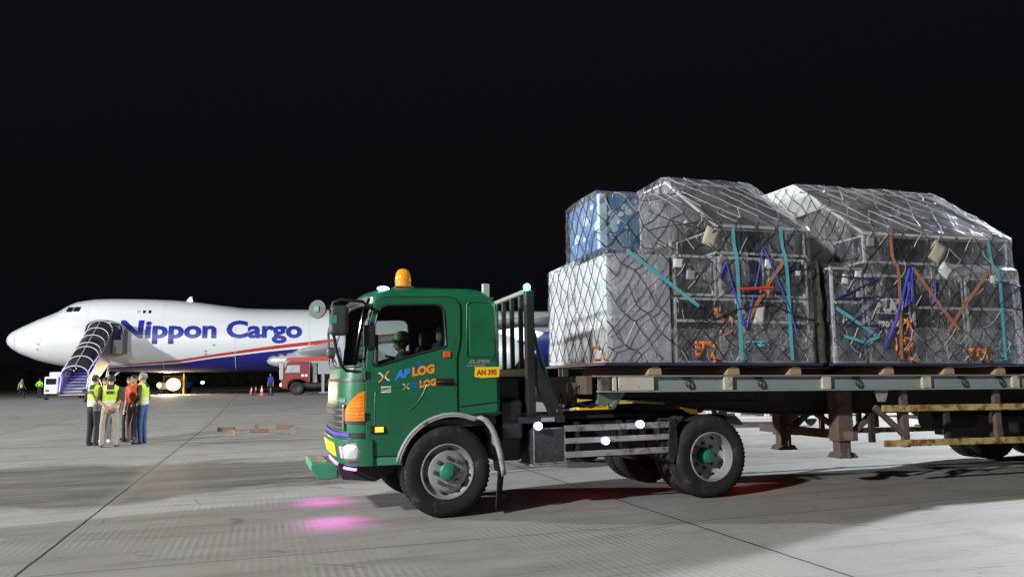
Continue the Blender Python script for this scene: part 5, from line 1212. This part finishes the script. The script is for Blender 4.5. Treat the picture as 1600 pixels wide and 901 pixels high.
lamp('vehicle_headlight_light', (VX+.3, VY-1.1, 1.75), 9000, (1, .74, .48), .3, None, 'SPOT', (VX+8, VY-20, 1.2), 105, .7)
lamp('vehicle_headlight_light', (VX+.3, VY-2.2, 1.2), 500, (1, .66, .34), .3)
bv = thing('beacon_stand', 'small marker stand with a blue lamp beyond the aircraft nose wheels', 'lamp', (-33.8, 84.0, .5))
mb = MB(); mb.cyl((0, 0, 0), (0, 0, 1.0), .06, 8); mb.box(-.35, .35, -.2, .2, 0, .12); mb.obj('stand', DARK, bv)
mb = MB(); mb.ball((0, 0, 1.15), .17, (1.2, 1, .9)); mb.obj('blue_lamp', BLED, bv, smooth=80)
# ------------------------------------------------------------------ red boom truck
RT = thing('boom_truck', 'red flat-nosed truck with folded red boom over its cab beside the aircraft', 'truck', (-16.9, 60.2, .5), (0, 0, R(10)))
REDP = mat('red_truck_paint', (.16,.009,.012), .35, var=.15, vs=1.5, coat=.3)
mb = MB(); mb.prism([(-1.15, .55), (-1.2, 1.2), (-1.05, 1.9), (-.80, 2.5), (-.6, 2.6), (.95, 2.6), (1.0, 2.5), (1.0, .95), (.75, .95), (.62, 1.1), (.3, 1.22), (-.3, 1.22), (-.6, 1.0), (-.68, .6), (-.68, .5)], 'y', 0, 2.3); cb = mb.obj('cab', REDP, RT, bevel=.06)
mb = MB(); mb.prism([(-.85, 1.75), (-.68, 2.32), (.25, 2.32), (.25, 1.78)], 'y', -.015, .005); mb.obj('side_window', mat('pale_glass', (.30,.34,.33), .2, var=.4, vs=2), cb)
mb = MB(); mb.grid([[(-1.10, y, 1.75) for y in (.2, 2.1)], [(-.83, y, 2.42) for y in (.2, 2.1)]]); mb.obj('windscreen', DKG, cb)
mb = MB(); mb.box(-1.30, -1.0, -.1, .02, 1.2, 2.5); mb.obj('mirror_set', mat('mirror_white', (.32,.32,.32), .5), cb, bevel=.05)
for x in (.35, .62): 
    mb = MB(); mb.box(x, x+.2, -.01, .01, 1.45, 1.6); mb.obj('door_mark', WHITEP, cb)
mb = MB(); mb.box(-1.25, -1.15, .1, .4, .7, .95); mb.obj('headlight', mat('boom_headlight', (1,.9,.7), .3, emit=((1,.85,.6), 4)), cb)
for x in (0, 4.2):
    for y, f in ((0, False), (2.3, True)):
        wheel(RT, (x, y, .52), r=.52, detail=False, far=f)
mb = MB(); mb.box(-.9, 6.5, .5, 1.8, .6, .95); mb.obj('chassis', BLACK, RT)
mb = MB(); mb.prism([(-1.0, 2.72), (-.7, 2.95), (5.5, 3.1), (5.5, 2.75), (-.6, 2.66)], 'y', .6, 1.3); mb.obj('boom', mat('boom_red', (.40,.03,.022), .4, var=.15), RT, bevel=.03)
mb = MB(); mb.box(1.2, 1.5, .3, 2.0, .95, 2.5); mb.box(1.6, 3.0, .0, 2.3, 1.6, 2.6); mb.obj('bucket_panel', mat('pale_panel', (.24,.25,.25), .5, var=.2), RT, bevel=.03)
mb = MB(); mb.bar((2.0, .1, .2), (2.0, .1, 1.6), .2, .2); mb.bar((2.6, .1, .2), (2.6, .1, 1.6), .12, .12); mb.box(1.7, 2.9, -.05, .3, .12, .2); mb.obj('outrigger', mat('pale_panel', (.24,.25,.25)), RT)

# ------------------------------------------------------------------ cones, timber on the ground, dollies, forklift
CONE = mat('cone_orange', (.75,.10,.02), .5, var=.1); CWH = mat('cone_band', (.7,.68,.62), .5)
def cone(x, y, label, h=.75, col=CONE):
    t = thing('traffic_cone', label, 'cone', (x, y, gz(y)), 0, 'traffic cones')
    mb = MB(); mb.box(-.19, .19, -.19, .19, 0, .035); mb.obj('cone_base', mat('cone_foot', (.10,.03,.02), .7), t, bevel=.008)
    def rr(z): return .135*(1-z/h)+.025*(z/h)
    mb = MB(); mb.lathe([(rr(0), .035), (rr(h*.45), h*.45), (rr(h*.46), h*.46), (rr(h*.74), h*.74), (rr(h*.75), h*.75), (rr(h), h), (0, h)], (0, 0, 0)); mb.obj('cone_body', col, t, smooth=40)
    mb = MB(); mb.lathe([(rr(h*.46)+.005, h*.46), (rr(h*.74)+.005, h*.74)], (0, 0, 0)); mb.obj('reflective_band', CWH, t, smooth=40)
cone(-19.2, 59.0, 'bright orange cone standing nearest on the left of the red truck', .82)
cone(-21.5, 63.5, 'dull red cone left of the bright orange one', .75, mat('cone_red', (.42,.05,.04), .5))
cone(-25.3, 76, 'small dark red cone farthest behind the other cones', .75, mat('cone_dark', (.22,.03,.03), .5))
cone(-20.2, 64.5, 'red cone half hidden behind the man in blue shirt', .8, mat('cone_red', (.42,.05,.04), .5))
cone(11.37, 21.6, 'orange and white cone seen under the flatbed trailer', .78)
def block(name, x, y, lx, ly, lz, rz, label, m=WOOD, z=0, group=None, cat='timber'):
    mb = MB(); mb.box(-lx/2, lx/2, -ly/2, ly/2, 0, lz); o = mb.obj(name, m, bevel=.008); o.matrix_world = frame((x, y, gz(y)+z), rz); tag(o, label, cat, group)
block('timber_plank', -9.13, 24.7, .55, .14, .14, R(4), 'leftmost timber plank lying on the apron behind the group')
block('timber_plank', -7.75, 23.65, .56, .14, .13, R(2), 'middle timber plank lying on the apron, dark offcut behind it')
block('timber_plank', -7.42, 25.2, .56, .16, .15, R(-3), 'rightmost timber plank lying on the apron, farthest back')
LW = mat('pale_sawn_end', (.34,.25,.17), .8, var=.3)
block('timber_offcut', -8.12, 22.35, .12, .16, .17, R(10), 'pale timber offcut standing in front of the left plank', LW)
block('timber_offcut', -8.25, 24.9, .09, .12, .20, R(5), 'small dark timber offcut standing behind the middle plank', WOOD)
block('timber_offcut', -6.55, 23.0, .12, .15, .17, R(15), 'pale timber offcut standing in front of the right plank', LW)
DOL = mat('dolly_white', (.70,.72,.72), .5, var=.15, dirt=((.25,.23,.2), .62, 4))
def dolly(x, y, rz, label, L=3.4):
    t = thing('pallet_dolly', label, 'dolly', (x, y, gz(y)), rz, 'white pallet dollies behind the trailer'); t.scale = (1, 1, 1.32)
    for yy in (0, 2.3):
        mb = MB(); mb.box(0, L, yy, yy+.12, .42, .56); mb.box(0, L, yy, yy+.12, .16, .22)
        for k in range(5): xx = k*(L-.12)/4; mb.box(xx, xx+.14, yy+.002, yy+.118, .22, .42)
        mb.obj('side_frame', DOL, t, bevel=.01)
    mb = MB(); mb.box(0, L, .12, 2.3, .46, .52); mb.obj('deck', DOL, t)
    for k in range(9):
        mb = MB(); xx = .2+k*(L-.4)/8; mb.cyl((xx, .13, .56), (xx, 2.28, .56), .045, 10); mb.obj('roller', STEEL, t, smooth=50)
    for xx in (.45, L-.45):
        for yy in (.2, 2.1):
            mb = MB(); mb.lathe([(.05, -.06), (.16, -.07), (.18, 0), (.16, .07), (.05, .06)], (xx, yy, .18), 'y', 18, cap0=True); mb.obj('wheel', RUBBER, t, smooth=50)
    mb = MB(); mb.bar((-.0, 1.2, .3), (-1.0, 1.2, .22), .08, .06); mb.obj('tow_bar', DARK, t)
dolly(5.6, 22.6, R(-6), 'white pallet dolly right behind the truck rear wheel')
dolly(9.6, 27.2, R(-4), 'white pallet dolly farther back between the trailer legs', 3.2)
dolly(13.6, 24.5, R(8), 'white pallet dolly behind the trailer side guards', 3.2)
YEL = mat('machine_yellow', (.62,.40,.02), .45, var=.1, dirt=((.2,.14,.05), .66, 6))
fk = thing('forklift', 'yellow forklift parked behind the trailer, its chassis seen above the truck frame', 'forklift', (1.05, 13.9, 0), R(8)); fk.scale = (1, 1, 1.04)
mb = MB(); mb.prism([(.0, 1.12), (.10, 1.02), (.10, .88), (.75, .88), (.75, 1.02), (.20, 1.05), (.12, 1.16)], 'y', -.02, .9); mb.box(.75, 1.12, .05, .85, .90, 1.0); bd = mb.obj('chassis', YEL, fk, bevel=.01)
mb = MB(); mb.text('CATERPILLAR', .09, lambda a, b: (.17+a, -.025, .925+b), bold=.002, sx=.82); mb.obj('chassis_lettering', BLACK, bd)
mb = MB(); mb.box(1.95, 2.35, .0, .9, .74, 1.02); mb.obj('counterweight', YEL, fk, bevel=.03)
mb = MB(); mb.box(.2, 2.1, .15, .8, .4, .9); mb.box(1.2, 1.7, .25, .75, .9, 1.3); mb.obj('engine_body', DARK, fk, bevel=.02)
for y in (.1, .75): 
    mb = MB(); mb.bar((.55, y, .95), (.75, y, 2.05), .06, .06); mb.bar((1.95, y, .95), (1.75, y, 2.05), .06, .06); mb.bar((.75, y, 2.05), (1.75, y, 2.05), .06, .06); mb.obj('guard_bar', BLACK, fk)
for y in (.25, .6): 
    mb = MB(); mb.box(-.12, -.02, y-.05, y+.05, .15, 2.1); mb.obj('mast', DARK, fk); mb = MB(); mb.box(-1.1, -.1, y-.05, y+.05, .15, .19); mb.obj('fork', DARK, fk)
for x, r in ((.25, .33), (1.9, .27)):
    for y in (.05, .85):
        mb = MB(); mb.lathe([(.1, -.1), (r-.03, -.11), (r, 0), (r-.03, .11), (.1, .1)], (x, y, r), 'y', 22, cap0=True); mb.obj('wheel', RUBBER, fk, smooth=50)
fe = thing('fire_extinguisher', 'small red fire extinguisher standing on the truck deck behind the guard frame', 'extinguisher', frame(TL, TA) @ V((1.30, 1.15, 1.062)), (0, 0, TA))
mb = MB(); mb.lathe([(.0, 0), (.055, 0), (.06, .02), (.06, .22), (.04, .27), (.02, .28), (.0, .285)], (0, 0, 0)); mb.obj('cylinder', mat('extinguisher_red', (.55,.03,.03), .35), fe, smooth=50)
mb = MB(); mb.box(-.02, .07, -.015, .015, .28, .32); mb.tube([(.04, 0, .30), (.085, 0, .22), (.075, 0, .08)], .010, 6); mb.obj('handle', BLACK, fe)
# ------------------------------------------------------------------ people
VESTM = None
def vest_mat():
    m = mat('hi_vis_vest', (.46,.64,.03), .6, var=.12, vs=8, bump=.4, bs=25); nt = m.node_tree; N = nt.nodes; Lk = nt.links; b = N['Principled BSDF']
    base = b.inputs['Base Color'].links[0].from_socket
    tc = N.new('ShaderNodeTexCoord'); sp = N.new('ShaderNodeSeparateXYZ'); Lk.new(tc.outputs['Object'], sp.inputs[0])
    f = None
    for c, w in ((1.02, .028), (1.10, .028)):
        k = N.new('ShaderNodeMath'); k.operation = 'COMPARE'; k.inputs[1].default_value = c; k.inputs[2].default_value = w; Lk.new(sp.outputs[2], k.inputs[0])
        if f is None: f = k.outputs[0]
        else:
            a = N.new('ShaderNodeMath'); a.operation = 'MAXIMUM'; Lk.new(f, a.inputs[0]); Lk.new(k.outputs[0], a.inputs[1]); f = a.outputs[0]
    mx = N.new('ShaderNodeMix'); mx.data_type = 'RGBA'; Lk.new(f, mx.inputs['Factor']); Lk.new(base, mx.inputs[6]); mx.inputs[7].default_value = (.62,.63,.60,1)
    Lk.new(mx.outputs[2], b.inputs['Base Color']); return m
VESTM = vest_mat()
def capsule(bm, p, q, r1, r2, flat=None):
    p, q = V(p), V(q); d = q-p; L = d.length
    if L < 1e-6: d = V((0,0,1))
    rot = d.to_track_quat('Z', 'Y').to_matrix().to_4x4()
    rings = []; n = 14
    prof = [(r1*sin(pi/2*k/5), -r1*cos(pi/2*k/5)) for k in range(1, 6)] + [(r2*cos(pi/2*k/5), L+r2*sin(pi/2*k/5)) for k in range(0, 5)]
    def T(v):
        w = Matrix.Translation(p) @ rot @ v
        if flat: c = (p+q)/2; w = V((c.x+(w.x-c.x)*flat[0], c.y+(w.y-c.y)*flat[1], w.z))
        return w
    for r, h in prof: rings.append([bm.verts.new(T(V((r*cos(2*pi*k/n), r*sin(2*pi*k/n), h)))) for k in range(n)])
    a = bm.verts.new(T(V((0, 0, -r1)))); b = bm.verts.new(T(V((0, 0, L+r2))))
    for i in range(len(rings)-1):
        for k in range(n): bm.faces.new([rings[i][k], rings[i][(k+1) % n], rings[i+1][(k+1) % n], rings[i+1][k]])
    for k in range(n): bm.faces.new([rings[0][(k+1) % n], rings[0][k], a]); bm.faces.new([rings[-1][k], rings[-1][(k+1) % n], b])
def remesh_obj(name, prims, mats, parent, vox, smooth_it=2):
    bm = bmesh.new()
    for pr in prims: capsule(bm, *pr[:4], flat=pr[5] if len(pr) > 5 else None)
    me = bpy.data.meshes.new(name); bm.to_mesh(me); bm.free()
    o = bpy.data.objects.new(name, me); lk(o, parent)
    m = o.modifiers.new('r', 'REMESH'); m.mode = 'VOXEL'; m.voxel_size = vox; bpy.context.view_layer.update(); apply_mods(o)
    bm = bmesh.new(); bm.from_mesh(o.data)
    for _ in range(smooth_it): bmesh.ops.smooth_vert(bm, verts=bm.verts, factor=.5, use_axis_x=True, use_axis_y=True, use_axis_z=True)
    for v in bm.verts:
        v.co += noise.noise_vector(v.co*9)*.004 + noise.noise_vector(V((v.co.x*22, v.co.y*22, v.co.z*9)))*.0025*(1 if v.co.z < 1.45 else .1)
    P = [(V(p[0]), V(p[1]), p[2], p[3], p[4], p[5] if len(p) > 5 else None) for p in prims]
    for f in bm.faces:
        c = f.calc_center_median(); best = (9, 0)
        for a, b, r1, r2, mi, fl in P:
            cc = c
            if fl: mid = (a+b)/2; cc = V((mid.x+(c.x-mid.x)/fl[0], mid.y+(c.y-mid.y)/fl[1], c.z))
            ab = b-a; L2 = ab.length_squared; t = 0 if L2 < 1e-9 else min(1, max(0, (cc-a).dot(ab)/L2))
            d = (cc-a-ab*t).length-(r1+(r2-r1)*t)
            if d < best[0]: best = (d, mi)
        f.material_index = best[1]; f.smooth = True
    bm.to_mesh(o.data); bm.free()
    for m_ in mats: o.data.materials.append(m_)
    return o
def person(label, loc, face, shirt, trousers, shoes=None, vest=False, hair='short', arms='down', legs='stand', helmet=None, hairm=None, cap=None, bag=False, long_sleeve=False, h=1.74, lean=0, group=None, vox=.0125, seated=False, turn=0):
    rz = atan2(face[0], -face[1]); t = thing('person', label, 'person', loc, (0, 0, rz), group); t.scale = (h/1.74,)*3
    sh = shoes or mat('black_shoe', (.02,.02,.02), .5)
    mats = [SKIN, shirt, trousers, sh]
    prims = []
    def cap_(p, q, r1, r2, mi, fl=None): prims.append((p, q, r1, r2, mi, fl) if fl else (p, q, r1, r2, mi))
    pz = .93
    # trunk: hips, waist, chest, shoulders
    cap_((0, .01, .95), (0, .0, 1.06), .168, .160, 2, (1, .72)); cap_((0, 0, 1.06), (0, -.005, 1.22), .166, .178, 1, (1, .72)); cap_((0, -.005, 1.22), (0, .0, 1.36), .184, .172, 1, (1, .68))
    cap_((-.135, .0, 1.40), (.135, .0, 1.40), .068, .068, 1); cap_((0, .01, 1.40), (0, .0, 1.53), .062, .055, 0)
    # head
    hd = V((0, -.02, 1.63)); Rz = Matrix.Rotation(turn, 3, 'Z')
    def H(x, y, z): return tuple(hd + Rz @ V((x, y, z)))
    cap_(H(0, .015, .02), H(0, .01, .04), .088, .088, 0, (.88, 1.05)); cap_(H(0, -.035, -.055), H(0, -.02, -.01), .052, .07, 0)
    cap_(H(0, -.093, -.01), H(0, -.108, -.03), .011, .014, 0); cap_(H(.078, .0, -.01), H(.082, .012, .025), .014, .018, 0); cap_(H(-.078, .0, -.01), H(-.082, .012, .025), .014, .018, 0)
    cap_(H(-.03, -.083, .028), H(.03, -.083, .028), .014, .014, 0); cap_(H(-.018, -.088, -.052), H(.018, -.088, -.052), .010, .010, 0)
    def limb_leg(sx, hip, knee, ank, toe):
        cap_(hip, knee, .096, .075, 2); cap_(knee, ank, .073, .062, 2); cap_(tuple(V(ank)-V((0, 0, .02))), toe, .042, .036, 3, None); cap_(tuple(V(ank)+V((0, .03, -.045))), toe, .036, .034, 3)
    if seated:
        for s_ in (-1, 1): limb_leg(s_, (s_*.10, -.02, .93), (s_*.13, -.42, .98), (s_*.13, -.50, .58), (s_*.14, -.66, .52))
    elif legs == 'walk':
        limb_leg(1, (.09, 0, .92), (.10, -.14, .50), (.10, -.22, .09), (.11, -.38, .045)); limb_leg(-1, (-.09, 0, .92), (-.10, .04, .50), (-.10, .32, .17), (-.11, .24, .06))
    else:
        for s_ in (-1, 1): w_ = .115 if legs == 'stand' else .155; limb_leg(s_, (s_*.092, 0, .92), (s_*(w_-.008), -.015, .50), (s_*w_, .015, .085), (s_*(w_+.03), -.15, .038))
    def arm(s_, el, wr, fdir):
        sp_ = (s_*.20, .0, 1.405); cap_(sp_, el, .060, .050, 1)
        mid = tuple(V(el)+(V(wr)-V(el))*.15); cap_(el, wr, .042, .030, 1 if long_sleeve else 0)
        fd = V(fdir).normalized(); w0 = V(wr); pl = w0+fd*.085; cap_(wr, tuple(pl), .026, .034, 0, None)
        side_ = fd.cross(V((0, 1, 0))); side_ = side_.normalized() if side_.length > .2 else V((1, 0, 0)); curl = V((0, -.35, 0)) if abs(fd.y) < .7 else V((0, 0, -.35))
        for i, (o_, L_) in enumerate(((-.028, .065), (-.009, .078), (.010, .073), (.028, .058))):
            a_ = pl+side_*o_; k_ = a_+fd*L_*.55; e_ = k_+(fd+curl).normalized()*L_*.45; cap_(tuple(a_), tuple(k_), .0105, .010, 0); cap_(tuple(k_), tuple(e_), .010, .0085, 0)
        tb_ = w0+fd*.03-side_*s_*.026; cap_(tuple(tb_), tuple(tb_+(fd-side_*s_*.8).normalized()*.05), .012, .010, 0)
    A = {'down': [((-.255, .02, 1.12), (-.26, -.04, .86), (0, -.15, -1)), ((.255, .02, 1.12), (.26, -.04, .86), (0, -.15, -1))],
         'behind': [((-.26, .07, 1.13), (-.08, .17, .96), (.75, .05, -.4)), ((.26, .07, 1.13), (.08, .185, .98), (-.75, .05, -.4))],
         'folded': [((-.26, -.02, 1.14), (.02, -.20, 1.13), (1, -.05, .1)), ((.26, -.02, 1.14), (-.02, -.22, 1.18), (-1, -.05, .1))],
         'front': [((-.26, .02, 1.12), (-.07, -.20, .97), (.7, -.3, -.2)), ((.26, .02, 1.12), (.07, -.21, .99), (-.7, -.3, -.2))],
         'point': [((-.30, -.10, 1.20), (-.28, -.34, 1.24), (0, -1, .1)), ((.255, .02, 1.12), (.26, -.04, .86), (0, -.15, -1))],
         'hips': [((-.33, .06, 1.15), (-.20, -.02, .98), (.6, -.5, -.3)), ((.33, .06, 1.15), (.20, -.02, .98), (-.6, -.5, -.3))],
         'swing': [((-.25, .12, 1.14), (-.25, .16, .88), (0, -.1, -1)), ((.25, -.06, 1.13), (.24, -.22, .92), (0, -.4, -1))],
         'wheel': [((-.25, -.15, 1.16), (-.16, -.38, 1.26), (0, -1, .1)), ((.25, -.15, 1.16), (.16, -.38, 1.26), (0, -1, .1))]}[arms]
    arm(-1, *A[0]); arm(1, *A[1])
    remesh_obj('body', prims, mats, t, vox)
    if vest:
        vp = [((0, 0, .96), (0, -.005, 1.22), .178, .188, 0, (1, .72)), ((0, -.005, 1.22), (0, .0, 1.37), .193, .180, 0, (1, .70)), ((-.12, .0, 1.405), (.12, .0, 1.405), .082, .082, 0)]
        vo = remesh_obj('vest', vp, [VESTM], t, .014)
        bm = bmesh.new(); bm.from_mesh(vo.data)
        dl = [v for v in bm.verts if v.co.z < .90 or (v.co.z > 1.40 and abs(v.co.x) < .075) or (vest == 'open' and v.co.y < -.05 and abs(v.co.x) < .07)]
        bmesh.ops.delete(bm, geom=dl, context='VERTS'); bm.to_mesh(vo.data); bm.free()
        if vest == 'badge':
            mb = MB(); mb.box(-.085, .085, .138, .146, 1.29, 1.36); mb.obj('vest_badge', mat('dark_badge', (.03,.05,.09), .5), vo)
    if hair:
        hm = hairm or HAIRB; bm = bmesh.new(); bmesh.ops.create_uvsphere(bm, u_segments=20, v_segments=14, radius=1)
        for v in bm.verts:
            p = V((v.co.x*.087, v.co.y*.104+.012, v.co.z*.098+.036)); 
            lim = .035 if p.y < -.03 else (-.055 if p.y > .02 else -.0)
            if p.z < lim: p = V((p.x*.86, p.y*.86, max(p.z, lim)))
            p += noise.noise_vector(p*60)*.004; v.co = hd + Rz @ p
        me = bpy.data.meshes.new('hair'); bm.to_mesh(me); bm.free(); o = bpy.data.objects.new('hair', me); lk(o, t); me.materials.append(hm)
        for p in me.polygons: p.use_smooth = True
    if helmet:
        mb = MB(); mb.lathe([(.125, -.005), (.122, .0), (.112, .012), (.110, .04), (.098, .085), (.07, .115), (.035, .128), (.0, .131)], hd+V((0, .012, .045)), n=24); mb.box(-.07, .07, -.165, -.09, 1.672, 1.682); mb.obj('helmet', helmet, t, smooth=60)
    for sx in (-1, 1):
        mb = MB(); mb.ball(H(sx*.031, -.091, .014), .0085); mb.obj('eye', mat('eye_dark', (.015,.012,.012), .2), t, smooth=80)
    if bag:
        mb = MB(); mb.box(-.30, -.17, .02, .20, .84, 1.04); bg_ = mb.obj('shoulder_bag', mat('bag_grey', (.06,.06,.065), .7), t, bevel=.03)
        mb = MB(); mb.tube([(-.24, .12, 1.03), (-.16, .150, 1.2), (-.02, .140, 1.36), (.08, .05, 1.47), (.06, -.06, 1.44)], .013, 6); mb.obj('bag_strap', mat('bag_grey', (.06,.06,.065)), bg_)
    return t
def cloth(n, c, **k): return mat(n, c, .85, var=.15, vs=10, bump=.15, bs=30, **k)
BLK = cloth('black_cloth', (.016,.016,.018)); KHA = cloth('khaki_cloth', (.30,.26,.22)); GRY = cloth('grey_cloth', (.14,.15,.16)); DRK = cloth('dark_brown_shirt', (.045,.035,.032))
ORG = cloth('orange_red_shirt', (.50,.075,.025)); JEAN = cloth('blue_jeans', (.045,.085,.20)); BRN = cloth('brown_trousers', (.15,.11,.085)); BLU = cloth('blue_shirt', (.02,.04,.35)); GREYHAIR = mat('grey_hair', (.24,.23,.22), .8, var=.2)
WSH = mat('white_shoe', (.6,.6,.58), .6); BSH = mat('brown_shoe', (.05,.03,.02), .5)
GP = 'people talking in a group on the apron'
person('man in yellow vest and black trousers with grey shoulder bag, back turned', (-10.62, 19.62, 0), (.35, 1), BLK, BLK, mat('dark_trainer', (.05,.05,.05), .5), vest='badge', bag=True, arms='front', group=GP, h=1.76)
person('man in grey shirt facing the camera between the vested men', (-10.86, 20.6, 0), (.25, -1), GRY, GRY, WSH, vest=False, arms='folded', group=GP, h=1.70)
person('man in yellow vest and khaki trousers, hands clasped behind his back', (-9.95, 19.12, 0), (-.35, 1), DRK, KHA, BSH, vest='badge', arms='behind', legs='wide', group=GP, h=1.75)
person('man in orange-red shirt and brown trousers facing the camera', (-10.22, 20.85, 0), (-.3, -1), ORG, BRN, BSH, arms='down', legs='wide', group=GP, h=1.76)
person('grey-haired man in open yellow vest and blue jeans, seen from the side', (-9.60, 20.05, 0), (-1, .0), DRK, JEAN, BSH, vest='open', hairm=GREYHAIR, arms='front', long_sleeve=True, group=GP, h=1.80)
person('dark-haired man in dark shirt hidden behind the orange-red shirt man', (-10.66, 21.5, 0), (.1, -1), BLK, BLK, arms='down', group=GP, h=1.72)
person('man walking in pale shirt and yellow striped vest at far left', (-43.6, 68.5, .5), (1, .1), cloth('pale_shirt', (.35,.40,.38)), BLK, vest=True, arms='swing', legs='walk', vox=.016)
person('man standing in bright green-yellow jacket, back turned, far left', (-42.6, 69.5, .5), (.1, 1), cloth('lime_jacket', (.30,.62,.04)), BLK, vest=False, arms='hips', long_sleeve=True, vox=.016)
person('man in blue shirt and dark trousers standing beside the red truck', (-19.25, 61.3, .5), (-.4, -1), BLU, BLK, arms='down', vox=.016)
dp = frame(TL, TA) @ V((-.22, 1.56, .42))
person('driver in pale grey helmet and dark shirt seated in the green cab', dp, (-cos(TA), -sin(TA)), cloth('dark_grey_shirt', (.05,.055,.06)), BLK, arms='wheel', seated=True, helmet=mat('grey_helmet', (.72,.73,.70), .4), h=1.66)
